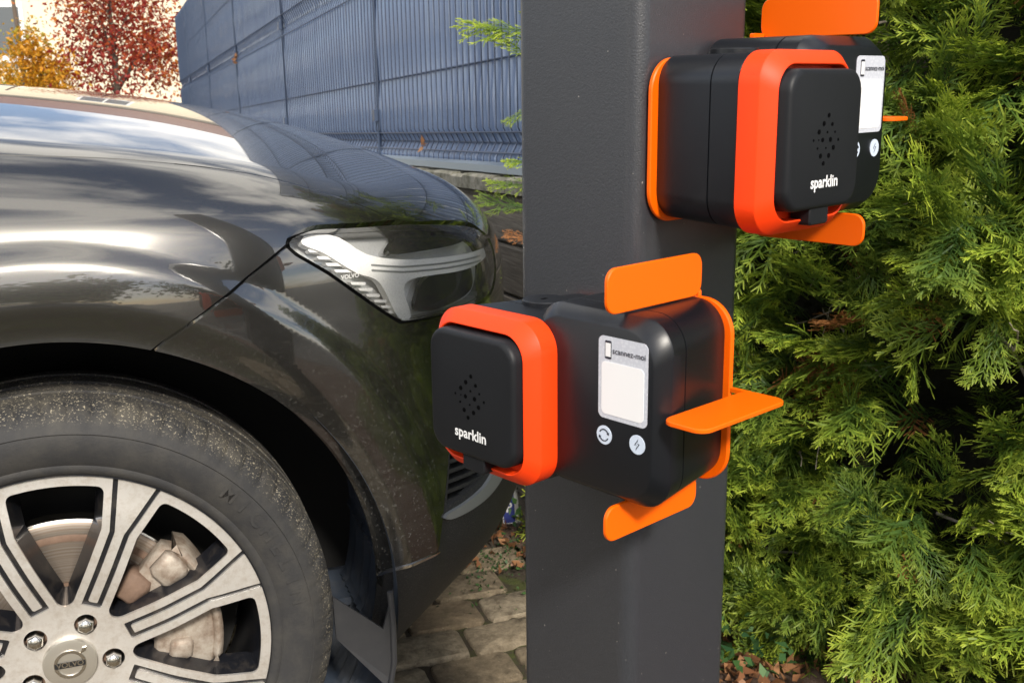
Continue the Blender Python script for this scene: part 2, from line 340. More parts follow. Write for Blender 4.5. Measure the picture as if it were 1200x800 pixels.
# ------------------------------------------------------------------ ground
b = MB(); b.add([(-120, -120, -0.05), (120, -120, -0.05), (120, 120, -0.05), (-120, 120, -0.05)], [(0, 1, 2, 3)])
tag(b.build('ground', M_ground, smooth=False), kind='structure')
# bedding under the paving: sunken joints
def sheet(name, c0, c1, n0, n1, z, m, nc, nn, amp, parent=None):
    C, N = np.meshgrid(np.linspace(c0, c1, nc), np.linspace(n0, n1, nn), indexing='ij')
    zz = z + amp * rng.standard_normal(C.shape)
    X = CAR_O.x + C * cA[0] + N * nA[0]; Y = CAR_O.y + C * cA[1] + N * nA[1]
    v = np.stack([X, Y, zz], -1).reshape(-1, 3); i = np.arange(nc * nn).reshape(nc, nn)
    q = np.stack([i[:-1, :-1], i[1:, :-1], i[1:, 1:], i[:-1, 1:]], -1).reshape(-1, 4)
    return link(name, fast_mesh(name, v, q), m, parent, True, 0)
paving = tag(sheet('paving', -2.6, 0.97, -4.0, 4.2, -0.011, M_joint, 170, 300, 0.002), kind='structure')
soil = tag(sheet('soil_strip', 0.95, 2.6, -4.0, 4.2, -0.004, M_soil, 60, 260, 0.006), kind='structure')
PROW, PLEN = 0.1175, 0.174
def paver_mesh(k):
    r = np.random.default_rng(k); nx, ny = 7, 5
    hx, hy = PLEN / 2 - 0.0055, PROW / 2 - 0.0055
    out = rrect(-hx, hx, -hy, hy, 0.014, 3); out = out + r.normal(0, 0.0012, out.shape)
    g = MB(); rings = []
    for s, z in ((1.0, -0.05), (1.0, -0.010), (0.985, -0.004), (0.93, 0.0)):
        rings.append(np.column_stack([out * s, np.full(len(out), z) + (r.normal(0, 0.0007, len(out)) if z > -0.03 else 0)]))
    g.loft(rings, False, False)
    n = len(out); g.add(np.array([[0, 0, 0.0015]]), [])
    ctr = g.n - 1
    g.f += [(3 * n + i, 3 * n + (i + 1) % n, ctr) for i in range(n)]
    me = bpy.data.meshes.new('paver'); me.from_pydata(np.concatenate(g.v).tolist(), [], g.f); me.update()
    me.polygons.foreach_set('use_smooth', [True] * len(me.polygons)); me.set_sharp_from_angle(angle=math.radians(50)); me.materials.append(M_paver)
    return me
pv = [paver_mesh(k) for k in range(6)]
for j in range(24):
    n = -0.98 + (j + 0.5) * PROW
    off = (j % 2) * PLEN / 2 + 0.03 + random.uniform(-0.01, 0.01)
    for i in range(12):
        c = 0.98 - off + PLEN / 2 - (i + 0.5) * PLEN
        if c > 0.92: continue
        o = bpy.data.objects.new('paver', random.choice(pv)); COL.objects.link(o); o.parent = paving
        x, y = car_xy(c, n); o.location = (x, y, random.uniform(-0.003, 0.003))
        o.rotation_euler = (random.uniform(-.012, .012), random.uniform(-.012, .012), CAR_A + random.uniform(-.02, .02) + random.choice((0, math.pi)))

# ------------------------------------------------------------------ post
AX = 0.817
e1 = Vector((math.cos(AX), -math.sin(AX), 0)); e2 = Vector((-math.sin(AX), -math.cos(AX), 0)); PP = Vector((0.1060, 0.8989, 0))
A_, B_, EX = 0.1434, 0.1533, 0.004
post = empty('charging_post', PP - e1 * (A_ / 2) - e2 * (B_ / 2), -AX)
tag(post, 'square anthracite steel post carrying the two black and orange charging sockets', 'post')
# local axes: x = e1, y = -e2
o2 = rrect(-A_ / 2, A_ / 2 + EX, -B_ / 2 - EX, B_ / 2, 0.0155, 8)
b = MB(); b.loft([np.column_stack([o2, np.full(len(o2), z)]) for z in [0.0] + list(np.linspace(0.02, 2.28, 24))], True, True); b.build('shaft', M_post, post, sharp=60)
oc = rrect(-A_ / 2 - .003, A_ / 2 + EX + .003, -B_ / 2 - EX - .003, B_ / 2 + .003, 0.018, 8)
b = MB(); b.loft([np.column_stack([oc * s, np.full(len(oc), z)]) for z, s in ((2.2805, 1), (2.288, 1), (2.291, .97))]); b.build('cap', M_black, post)
b = MB(); of = rrect(-.13, .13, -.13, .13, .01, 4); b.loft([np.column_stack([of, np.full(len(of), z)]) for z in (0.0005, .008)]); bp = b.build('base_plate', M_post, post)
for sx_ in (-1, 1):
    for sy_ in (-1, 1):
        b = MB(); t6 = np.linspace(0, 2 * math.pi, 6, endpoint=False); hx = np.stack([.011 * np.cos(t6) + sx_ * .105, .011 * np.sin(t6) + sy_ * .105], 1)
        b.loft([np.column_stack([hx, np.full(6, z)]) for z in (.0082, .016)]); b.build('bolt', M_satin, bp)

# ------------------------------------------------------------------ charging socket (local x = width u, z = up v, -y = outward w)
def uvw(uv, w): return np.column_stack([uv[:, 0], np.full(len(uv), -w), uv[:, 1]])
def rl(specs, n=8): return [uvw(rrect(u0, u1, v0, v1, r, n), w) for (u0, u1, v0, v1, r, w) in specs]
def flat_uv(name, uv, w0, w1, m, parent):
    g = MB(); g.loft([uvw(uv, w0), uvw(uv, w1)]); return g.build(name, m, parent, smooth=False)
def letters(name, s, u0, u1, vb, w, m, parent, bold=0.0, depth=0.0004):
    v, f = text_mesh(s, bold); x0, x1 = v[:, 0].min(), v[:, 0].max(); k = (u1 - u0) / (x1 - x0)
    p = np.column_stack([u0 + (v[:, 0] - x0) * k, np.full(len(v), -(w + depth)), vb + v[:, 1] * k])
    g = MB(); g.add(p, f); return g.build(name, m, parent, smooth=False)
def make_socket():
    R = empty('charging_socket')
    g = MB(); g.loft(rl([(.02, .14, .01, .10, .012, .0045), (.02, .14, .01, .10, .012, .0062)])); g.build('mounting_pad', M_black, R)
    # cable-hook back plate with three folded fins
    g = MB(); P = (.088, .172, -.0225, .1310)
    g.loft(rl([(P[0] + .001, P[1] - .001, P[2] + .001, P[3] - .001, .027, .0060), (*P, .028, .0068), (*P, .028, .0096), (P[0] + .001, P[1] - .001, P[2] + .001, P[3] - .001, .027, .0104)], 10))
    P = (-.0245, .110, -.0223, .1140)
    g.loft(rl([(P[0] + .001, P[1] - .001, P[2] + .001, P[3] - .001, .027, .0061), (*P, .028, .0069), (*P, .028, .0094), (P[0] + .001, P[1] - .001, P[2] + .001, P[3] - .001, .027, .0102)], 10))
    plate = g.build('back_plate', M_plate, R)
    def fin(w0, w1, a0, a1, at, th, vertical, rr=.010):
        g = MB(); rings = []
        for d, ins in ((-th / 2, .0006), (-th / 2 + .0006, 0), (th / 2 - .0006, 0), (th / 2, .0006)):
            o = rrect(w0 + ins, w1 - ins, a0 + ins, a1 - ins, rr, 6)
            if vertical: rings.append(np.column_stack([np.full(len(o), at + d), -o[:, 0], o[:, 1]]))
            else: rings.append(np.column_stack([o[:, 1], -o[:, 0], np.full(len(o), at + d)]))
        g.loft(rings); g.build('fin', M_plate, plate)
    fin(.0058, .1195, .1315, .1662, .1365, .0036, True)
    fin(.0058, .1195, -.0490, -.0205, .1375, .0036, True)
    fin(.0058, .1130, .1845, .2230, .0593, .0036, False)
    g = MB(); g.loft(rl([(.160, .1900, .0577, .0609, .001, .0058), (.160, .1900, .0577, .0609, .001, .0098)], 3)); g.build('fin_neck', M_plate, plate)
    # neck of each folded fin
    g = MB(); g.loft(rl([(.118, .1383, .120, .136, .002, .0059), (.118, .1383, .120, .136, .002, .0099)], 3)); g.build('fin_neck', M_plate, plate)
    g = MB(); g.loft(rl([(.118, .1393, -.028, -.012, .002, .0059), (.118, .1393, -.028, -.012, .002, .0099)], 3)); g.build('fin_neck', M_plate, plate)
    # socket housing (left)
    def drL(w): k = (w - .0104) / (.1105 - .0104); return -.0160 + (-.0455 + .0160) * k
    S = lambda w, i=0.0: (drL(w) + i, .082, -.0190 + i, .1155 - i, .024, w)
    g = MB(); g.loft(rl([S(.0102), S(.0765), S(.0768, .0009), S(.0778, .0009), S(.0781), S(.1085), S(.1105, .002)], 10)); hs = g.build('socket_housing', M_black, R, sharp=28)
    g = MB(); tt = np.linspace(0, 2 * math.pi, 40, endpoint=False)
    for r_, z_ in ((.0195, .1150), (.0195, .1190), (.0188, .1198)): g.v.append(np.stack([.016 + r_ * np.cos(tt), -.062 + r_ * np.sin(tt), np.full(40, z_)], 1)); g.n += 40
    vv = np.concatenate(g.v); g.v = []; g.n = 0; g.loft([vv[:40], vv[40:80], vv[80:]]); g.build('lock_disc', M_black, R)
    g = MB(); g.box(.0145, .0175, -.066, -.060, .1195, .12005); g.build('lock_slot', M_dot, R, smooth=False)
    # reader housing (right)
    def drR(w): k = (w - .0104) / (.098 - .0104); return .1655 + (.1832 - .1655) * k
    Q = lambda w, i=0.0: (.046 + i, drR(min(w, .098)) - i, -.0186 + i, .1302 - i, .027, w)
    g = MB(); g.loft(rl([Q(.0103), Q(.0765), Q(.0768, .0009), Q(.0778, .0009), Q(.0781), Q(.0968), Q(.0985, .0007), Q(.1098, .0078), Q(.1106, .0092)], 10)); g.build('reader_housing', M_black, R, sharp=28)
    # orange ring
    O = lambda w, i=0.0, r=.026: (-.0470 + i, .0782 - i, -.0212 + i, .1168 - i, r - i * .5, w)
    g = MB(); g.loft(rl([O(.1107), O(.1280), O(.1292, .0006), O(.1380, .0088), O(.1390, .0100), O(.1384, .0108), O(.127, .0112)], 10)); g.build('orange_ring', M_ring, R, sharp=28)
    # hinged cover
    K = lambda w, i=0.0: (-.0362 + i, .0672 - i, -.0028 + i, .1028 - i, .0175 - i * .6, w)
    g = MB(); g.loft(rl([K(.1272), K(.1440), K(.1462, .0005), K(.1479, .0016), K(.1487, .0030), K(.1490, .0045)], 10)); cov = g.build('cover', M_cover, R, sharp=45)
    g = MB(); g.loft(rl([(.002, .029, -.0150, .004, .003, .1300), (.002, .029, -.0150, .004, .003, .1455), (.003, .028, -.0140, .003, .0025, .1466)], 4)); g.build('latch', M_cover, cov)
    g = MB()
    for x, y, r in ((573, 280, .9), (530, 360, 1), (610, 360, .8), (487, 440, 1), (567, 437, .5), (640, 432, .5), (440, 520, .5), (525, 512, .9), (600, 505, 1), (676, 502, .6), (480, 592, .5), (560, 585, .4), (632, 578, 1), (512, 662, 1), (590, 655, 1), (543, 730, .9), (487, 515, .3)):
        du = (x - 558) * .000150; dv = -((y - 505) + .11 * (x - 558)) * .0000805
        a = np.linspace(0, 2 * math.pi, 14, endpoint=False); uv = np.stack([.0153 + du + .0019 * r * np.cos(a), .0503 + dv + .0019 * r * np.sin(a)], 1)
        g.loft([uvw(uv, .1489), uvw(uv, .14935)])
    g.build('dot_pattern', M_dot, cov, smooth=False)
    letters('lettering', 'sparklin', -.0037, .0350, .0142, .1490, M_white, cov, 0.022)
    # label
    lab = flat_uv('label', rrect(.1223, .1705, .0496, .1140, .0050), .1105, .1110, M_label, R)
    rim = rrect(.1223, .1705, .0496, .1140, .0050)
    flat_uv('white_field', rrect(.1256, .1672, .0532, .0945, .0040), .1109, .1113, M_patch, lab)
    flat_uv('phone_icon', rrect(.1290, .1352, .0968, .1108, .0010, 3), .1109, .1113, M_icon, lab)
    flat_uv('phone_screen', np.array([(.1296, .0985), (.1346, .0985), (.1346, .1090), (.1296, .1090)]), .1112, .1115, M_patch, lab)
    letters('lettering', 'scannez-moi', .1366, .1684, .1017, .1110, M_icon, lab, 0.006)
    for u, kind in ((.1286, 0), (.1615, 1)):
        a = np.linspace(0, 2 * math.pi, 36, endpoint=False); d = np.stack([np.cos(a), np.sin(a)], 1)
        bt = flat_uv('button', np.array([u, .0357]) + d * .0075, .1103, .1111, M_btn, R)
        g = MB()
        if kind == 0:
            for a0 in (25, 205):
                aa = np.radians(np.linspace(a0, a0 + 130, 14)); oi_ = np.concatenate([np.stack([np.cos(aa) * .0050, np.sin(aa) * .0050], 1), np.stack([np.cos(aa[::-1]) * .0041, np.sin(aa[::-1]) * .0041], 1)]) + [u, .0357]
                g.loft([uvw(oi_, .1110), uvw(oi_, .1114)])
                e = math.radians(a0 + 5); c0 = np.array([u + .00455 * math.cos(e), .0357 + .00455 * math.sin(e)]); ta = np.array([math.sin(e), -math.cos(e)]); ra = np.array([math.cos(e), math.sin(e)])
                tri = np.array([c0 + ra * .0014, c0 - ra * .0014, c0 + ta * .0020]); tri = tri if np.cross(tri[1] - tri[0], tri[2] - tri[0]) > 0 else tri[::-1]
                g.loft([uvw(tri, .1110), uvw(tri, .1114)])
        else:
            bolt = np.array([(.0012, .0048), (-.0026, -.0006), (-.0003, -.0006), (-.0012, -.0048), (.0027, .0010), (.0004, .0010)])
            inner = bolt * .62
            o6 = np.array([u, .0357])
            g.add(np.concatenate([uvw(bolt + o6, .1113), uvw(inner + o6, .1113)]), [(i, (i + 1) % 6, 6 + (i + 1) % 6, 6 + i) for i in range(6)])
        g.build('icon', M_icon, bt, smooth=False)
    return R
lower = make_socket()
lower.location = PP + e1 * (-.0630) + Vector((0, 0, CAM_H - .2983)); lower.rotation_euler = (0, 0, -AX)
tag(lower, 'lower charging socket with orange fins, its face turned towards the car', 'charging socket', 'charging sockets on the post')
upper = copy_tree(lower)
upper.location = PP - e2 * .0305 + Vector((0, 0, CAM_H - .0940)); upper.rotation_euler = (0, 0, math.pi / 2 - AX)
tag(upper, 'upper charging socket with orange fins, its face turned towards the hedge', 'charging socket')
# ------------------------------------------------------------------ car body surface (car frame: x forward, y inward, z up)
YC=.9; WZ=.36
def interp(x,xs,ys):
    # smooth (Catmull-Rom style) 1-D interpolation through control points
    xs=np.asarray(xs,float);ys=np.asarray(ys,float);x=np.clip(x,xs[0],xs[-1])
    m=np.gradient(ys,xs);i=np.clip(np.searchsorted(xs,x)-1,0,len(xs)-2)
    h=xs[i+1]-xs[i];t=(x-xs[i])/h
    return (2*t**3-3*t**2+1)*ys[i]+(t**3-2*t**2+t)*h*m[i]+(-2*t**3+3*t**2)*ys[i+1]+(t**3-t**2)*h*m[i+1]
def smax(a,b,k):
    h=np.maximum(k-np.abs(a-b),0)/k;return np.maximum(a,b)+h*h*k*.25
def body(X,Y,Z):
    y=np.abs(YC-Y);a=.80;xc=.05;b=.92;P=2.4
    q=np.maximum(X-xc,0)/a
    d=((q**P+(y/b)**P)**(1/P)-1)*b
    ins_s=interp(Z,[.1,.2,.25,.35,.5,.65,.8,.88,.94,1.0,1.06,1.2],[.16,.07,.04,.012,.002,0,.003,.012,.034,.075,.125,.25])
    ins_n=interp(Z,[.1,.2,.24,.29,.36,.44,.52,.62,.7,.8,.86,.92,1.0,1.2],[.30,.15,.085,.032,-.012,-.028,-.022,.0,.010,.015,.038,.078,.15,.31])
    w=sstep(.40,.66,X)
    g1=d+ins_s*(1-w)+ins_n*w
    r=np.hypot(X,Z-.37)
    near=sstep(.30,.10,Y)+sstep(1.5,1.7,Y)
    fl=.009*sstep(.560,.524,r)-.010*sstep(.487,.437,r)
    g1=g1-fl*near*sstep(.25,.4,Z)
    # hood
    zc=interp(X,[-1.2,-.7,-.3,0,.23,.4,.57,.68,.80,.86,.95],[1.17,1.15,1.132,1.11,1.08,1.044,.992,.948,.893,.84,.74])
    dr=interp(X,[-1.2,-.3,0,.15,.33,.42,.5,.6,.9],[.09,.086,.083,.08,.082,.092,.10,.09,.05])
    zh=zc-dr*(y/.82)**2.2
    g2=(Z-zh)*.95
    return smax(g1,g2,.07)
def surfY(X,Z,d=0.0):
    # outermost Y on the near side where body = -d
    lo=np.full(np.shape(X),-.4);hi=np.full(np.shape(X),.9)
    # march inward to first inside
    ys=np.linspace(-.1,.9,201);lo=np.full(np.shape(X),-.1);hi=np.full(np.shape(X),.9);found=np.zeros(np.shape(X),bool)
    prev=np.full(np.shape(X),-.1)
    for y in ys[1:]:
        ins=(body(X,np.full(np.shape(X),y),Z)+d<0)&~found
        lo=np.where(ins,y-.005,lo);hi=np.where(ins,y,hi);found|=ins
    for _ in range(25):
        m=(lo+hi)/2;i=body(X,m,Z)+d<0;hi=np.where(i,m,hi);lo=np.where(i,lo,m)
    return hi
def normals(V, h=2e-3):
    X, Y, Z = V.T
    g = np.stack([body(X + h, Y, Z) - body(X - h, Y, Z), body(X, Y + h, Z) - body(X, Y - h, Z), body(X, Y, Z + h) - body(X, Y, Z - h)], 1)
    return g / np.maximum(np.linalg.norm(g, axis=1, keepdims=True), 1e-9)
def poly_sdf(P, x, y):
    """signed distance to a polygon, negative inside"""
    P = np.asarray(P, float); d = np.full(np.shape(x), 1e9); ins = np.zeros(np.shape(x), bool)
    for i in range(len(P)):
        a, b = P[i], P[(i + 1) % len(P)]; e = b - a; wx, wy = x - a[0], y - a[1]
        t = np.clip((wx * e[0] + wy * e[1]) / max(e @ e, 1e-12), 0, 1); d = np.minimum(d, np.hypot(wx - t * e[0], wy - t * e[1]))
        c = ((a[1] > y) != (b[1] > y)); ins ^= c & (x < (b[0] - a[0]) * (y - a[1]) / ((b[1] - a[1]) if b[1] != a[1] else 1e-12) + a[0])
    return np.where(ins, -d, d)
def smooth_poly(P, k=5):
    """Catmull-Rom resampling of a closed outline"""
    P = np.asarray(P, float); n = len(P); out = []
    for i in range(n):
        a, b, c, d = P[i - 1], P[i], P[(i + 1) % n], P[(i + 2) % n]
        for s in range(k):
            t = s / k; out.append(.5 * (2 * b + (c - a) * t + (2 * a - 5 * b + 4 * c - d) * t * t + (3 * b - a - 3 * c + d) * t ** 3))
    return np.array(out)
def clip_mesh(V, F, g):
    """keep the part of a mesh where the per-vertex field g > 0"""
    V = [tuple(p) for p in V]; g = list(map(float, g)); out = []; cut = {}
    for f in F:
        s = [g[i] > 0 for i in f]
        if all(s): out.append(f); continue
        if not any(s): continue
        nf = []
        for k, i in enumerate(f):
            j = f[(k + 1) % len(f)]
            if s[k]: nf.append(i)
            if s[k] != s[(k + 1) % len(f)]:
                key = (i, j) if i < j else (j, i)
                if key not in cut:
                    a, b_ = key; t_ = g[a] / (g[a] - g[b_]); pa, pb = V[a], V[b_]
                    V.append(tuple(pa[q] + t_ * (pb[q] - pa[q]) for q in range(3))); g.append(0.0); cut[key] = len(V) - 1
                nf.append(cut[key])
        if len(nf) > 2: out.append(tuple(nf))
    return compact(V, out)
def compact(V, F):
    used = sorted({i for f in F for i in f}); m = {o: n for n, o in enumerate(used)}
    return np.array([V[i] for i in used]).reshape(-1, 3), [tuple(m[i] for i in f) for f in F]
def boundary(F):
    e = {}
    for f in F:
        for k in range(len(f)):
            a, b_ = f[k], f[(k + 1) % len(f)]; e[(a, b_)] = e.get((a, b_), 0) + 1
    return [(a, b_) for (a, b_) in e if (b_, a) not in e]
def panel(name, V, F, m, parent, depth=0.012, N=None, mirror=False, off=0.0, exact=False):
    """a body panel: its skin plus a folded edge going inwards"""
    if N is None: N = normals(V)
    if off: V = V + N * off
    g = MB(); g.add(V, F)
    B = boundary(F)
    if depth and B:
        a = np.array([i for i, _ in B]); b_ = np.array([j for _, j in B])
        va, vb = V[a], V[b_]; k = len(a); vv = np.concatenate([va, vb, va - N[a] * depth, vb - N[b_] * depth])
        g.add(vv, [(i + k, i, i + 2 * k, i + 3 * k) for i in range(k)])
    if mirror:
        v = np.concatenate(g.v).copy(); v[:, 1] = 2 * YC - v[:, 1]; g.add(v, [tuple(reversed(f)) for f in list(g.f)])
    o = g.build(name, m, parent, True, 50)
    if exact:
        NN = [N] + ([N[a], N[b_], N[a], N[b_]] if depth and B else [])
        NN = np.concatenate(NN)
        if mirror: NN = np.concatenate([NN, NN * [1, -1, 1]])
        if len(NN) == len(o.data.vertices): o.data.normals_split_custom_set_from_vertices(NN.tolist())
    return o

# dense skin: rays fanned out from the car's centre line
phi = np.linspace(math.radians(-17), math.radians(90), 320)
st = [(x, 0.0) for x in np.arange(-1.05, 0.2, 0.006)] + [(0.2, a) for a in np.linspace(0, math.pi / 2, 225)]
QX = np.array([s[0] for s in st])[:, None]; QA = np.array([s[1] for s in st])[:, None]
DX = np.sin(QA) * np.cos(phi); DY = -np.cos(QA) * np.cos(phi); DZ = np.broadcast_to(np.sin(phi), DX.shape); Z0 = .45
lo = np.zeros(DX.shape); hi = np.full(DX.shape, 1.7)
for _ in range(34):
    md = (lo + hi) / 2; ins = body(QX + md * DX, YC + md * DY, Z0 + md * DZ) < 0
    lo = np.where(ins, md, lo); hi = np.where(ins, hi, md)
SK = np.stack([QX + hi * DX, YC + hi * DY, Z0 + hi * DZ], -1); ns, nf_ = SK.shape[:2]
idx = np.arange(ns * nf_).reshape(ns, nf_); SV = SK.reshape(-1, 3)
SF = [tuple(q) for q in np.stack([idx[:-1, :-1], idx[1:, :-1], idx[1:, 1:], idx[:-1, 1:]], -1).reshape(-1, 4).tolist()]

HL = smooth_poly([(.321, .900), (.353, .916), (.401, .915), (.507, .905), (.601, .889), (.68, .869), (.716, .842), (.724, .812), (.705, .768), (.666, .756), (.587, .760), (.5, .768), (.477, .777), (.43, .814), (.374, .860)], 3)
LOWP = [(.40, .10), (.440, .391), (.533, .395), (.546, .456), (.563, .547), (.62, .562), (.72, .545), (.775, .525), (.95, .525), (.95, .10)]
FOG = [(.566, .547), (.645, .515), (.647, .486), (.600, .472), (.552, .460)]
TRIM = smooth_poly([(.548, .452), (.588, .458), (.632, .468), (.658, .482), (.677, .494), (.697, .476), (.681, .458), (.642, .446), (.594, .441), (.557, .442)], 3)
def Zshut(X): return interp(X, [-1.2, -.6, -.022, .146, .329, .432, .508, .601, .68, .72, .80, .9], [1.075, 1.056, 1.026, 1.013, .979, .942, .909, .893, .873, .846, .815, .80])
def Zfend(X): return np.interp(X, [-.21, -.2, .149, .321, .353, .401, .507, .601, .68, .72, .9], [-1, .546, .791, .901, .918, .917, .908, .892, .872, .845, .80])
def f_arch(V):
    X, Z = V[:, 0], V[:, 2]; near = V[:, 1] < .45
    d = np.minimum(np.hypot(X, Z - .37) - .435, np.maximum(np.abs(X) - .428, Z - .37)); return np.where(near, d, 1.0)
GAP = .0022
skinV, skinF = clip_mesh(SV, SF, f_arch(SV))
skinV, skinF = clip_mesh(skinV, skinF, skinV[:, 2] - np.interp(skinV[:, 0], [-1.1, .3, .5, .7], [.215, .215, .205, .20]))
gh = lambda V: np.where(V[:, 1] <= YC, V[:, 2] - Zshut(V[:, 0]), 1)
hoodV, hoodF = clip_mesh(skinV, skinF, gh(skinV) - .0006)
restV, restF = clip_mesh(skinV, skinF, -gh(skinV) - .0006)
hs = poly_sdf(HL, restV[:, 0], restV[:, 2]); lensV, lensF = clip_mesh(restV, restF, -hs - .001)
restV, restF = clip_mesh(restV, restF, hs - .0045)
gf = (restV[:, 2] - Zfend(restV[:, 0])) * .8
fendV, fendF = clip_mesh(restV, restF, gf - GAP); bumpV, bumpF = clip_mesh(restV, restF, -gf - GAP)
gl = poly_sdf(LOWP, bumpV[:, 0], bumpV[:, 2]); lowV, lowF = clip_mesh(bumpV, bumpF, -gl - .0015); bumpV, bumpF = clip_mesh(bumpV, bumpF, gl - .0015)
lowV, lowF = clip_mesh(lowV, lowF, poly_sdf(FOG, lowV[:, 0], lowV[:, 2]))
gg = np.minimum(bumpV[:, 0] - .778, np.minimum(bumpV[:, 2] - .54, .775 - bumpV[:, 2])); grilV, grilF = clip_mesh(bumpV, bumpF, gg - .002); bumpV, bumpF = clip_mesh(bumpV, bumpF, -gg)

car = empty('parked_car', CAR_O, CAR_A)
tag(car, 'dusty dark grey SUV parked with its nose to the wooden wall', 'car')
panel('hood', hoodV, hoodF, M_paint, car, .014, mirror=True, exact=True)
fender = panel('fender', fendV, fendF, M_paint, car, .016, exact=True)
bumper = panel('bumper', bumpV, bumpF, M_paint, car, .014, mirror=True, exact=True)
lowb = panel('lower_bumper', lowV, lowF, M_trim, car, .014, mirror=True, off=-.002, exact=True)
panel('grille', grilV, grilF, M_pocket, car, .02, mirror=True, off=-.012)
fm = bpy.data.meshes.new('fender'); o_ = fender.data
vv = np.zeros(len(o_.vertices) * 3); o_.vertices.foreach_get('co', vv); vv = vv.reshape(-1, 3); vv[:, 1] = 2 * YC - vv[:, 1]
fm.from_pydata(vv.tolist(), [], [tuple(reversed(p.vertices)) for p in o_.polygons]); fm.update(); link('fender', fm, M_paint, car, True, 50)
# black backing seen through the shut lines
ihV, ihF = clip_mesh(skinV, skinF, np.where(skinV[:, 1] < YC, np.minimum(poly_sdf(HL, skinV[:, 0], skinV[:, 2]) + .0015, poly_sdf(FOG, skinV[:, 0], skinV[:, 2])), 1))
bk = MB(); bk.add(ihV - normals(ihV) * .016, ihF)
bkm = bk.build('inner_shell', M_gap, car, True, 0)
# headlight
def xz_patch(name, poly, d, m, parent, depth=.008, step=.004):
    poly = np.asarray(poly); x0, z0 = poly.min(0) - step; x1, z1 = poly.max(0) + step
    xs = np.arange(x0, x1 + step, step); zs = np.arange(z0, z1 + step, step); X, Z = np.meshgrid(xs, zs, indexing='ij')
    V = np.stack([X, np.zeros_like(X), Z], -1).reshape(-1, 3); i = np.arange(X.size).reshape(X.shape)
    F = [tuple(q) for q in np.stack([i[:-1, :-1], i[1:, :-1], i[1:, 1:], i[:-1, 1:]], -1).reshape(-1, 4).tolist()]
    V, F = clip_mesh(V, F, -poly_sdf(poly, V[:, 0], V[:, 2])); V[:, 1] = surfY(V[:, 0], V[:, 2], d)
    return panel(name, V, F, m, parent, depth)
hl = panel('headlight', lensV, lensF, M_refl, car, 0, off=-.036)
LN = normals(lensV)
g = MB(); B = boundary(lensF); a = np.array([i for i, _ in B]); b2 = np.array([j for _, j in B]); k = len(a)
g.add(np.concatenate([lensV[a] - LN[a] * .0022, lensV[b2] - LN[b2] * .0022, lensV[a] - LN[a] * .038, lensV[b2] - LN[b2] * .038]), [(i + k, i, i + 2 * k, i + 3 * k) for i in range(k)])
g.build('bezel', M_pocket, hl, True, 60)
panel('lens_glass', lensV, lensF, M_glass, hl, .0, off=-.0012, exact=True)
DRL = smooth_poly([(.342, .898), (.357, .909), (.398, .900), (.439, .872), (.502, .854), (.593, .840), (.680, .829), (.714, .824), (.712, .812), (.642, .810), (.531, .823), (.499, .814), (.509, .769), (.486, .772), (.468, .809), (.452, .834), (.418, .850), (.375, .881)], 3)
xz_patch('light_guide', DRL, .016, M_drl, hl, .012)
for dz in (0.0, -.0075):
    top = [(.445, .858 + dz), (.500, .8455 + dz), (.593, .8325 + dz), (.690, .8205 + dz)]
    xz_patch('guide_line', top + [(x, z - .0026) for x, z in reversed(top)], .0150, M_satin, hl, .002, .0011)
PK1 = smooth_poly([(.482, .864), (.495, .879), (.522, .893), (.615, .879), (.646, .864), (.648, .849), (.556, .856)], 3)
PK2 = smooth_poly([(.521, .779), (.529, .803), (.542, .815), (.564, .818), (.645, .806), (.656, .798), (.650, .773), (.601, .766), (.552, .768)], 3)
for pk in (PK1, PK2):
    c0 = pk.mean(0); xz_patch('reflector_bowl', c0 + (pk - c0) * 1.10, .026, M_chrome, hl, .012); xz_patch('projector_lens', pk, .021, M_pocket, hl, .010)
for k in range(11):
    if k in (4,): continue
    t_ = k / 10; x0, z0 = .350 + t_ * .118, .889 - t_ * .104; L = .034 - .008 * t_
    if k > 4: L *= .85
    xz_patch('reflector_fin', [(x0, z0), (x0 + L, z0 - .004), (x0 + L, z0 - .0085), (x0 + .004, z0 - .0045)], .020, M_drl, hl, .010, .002)
tv, tf = text_mesh('VOLVO', 0.02); w_ = tv[:, 0].max(); tv2 = np.column_stack([.395 + tv[:, 0] / w_ * .028, np.zeros(len(tv)), .8435 + tv[:, 1] / w_ * .028])
tv2[:, 1] = surfY(tv2[:, 0], tv2[:, 2], .014) ; g = MB(); g.add(tv2, tf); g.build('lettering', M_drl, hl, False)
# side air inlet
foglamp = xz_patch('air_inlet', FOG, .035, M_gap, car, .0)
for k in range(5):
    z0 = .470 + k * .0155; xa = .556 + k * .0015; xb = .645 - k * .012
    xz_patch('inlet_slat', [(xa, z0 - .006), (xb, z0 - .010), (xb, z0 - .004), (xa, z0)], .008, M_trim, foglamp, .022, .004)
xz_patch('inlet_trim', TRIM, -.004, M_satin, lowb, .010)
lip = smooth_poly([(.432, .388), (.48, .390), (.532, .3935), (.532, .3965), (.48, .3945), (.432, .393)], 3); xz_patch('crease_highlight', lip, -.0015, M_chrome, lowb, .004, .002)  # bright strip standing for the reflection along the bumper crease
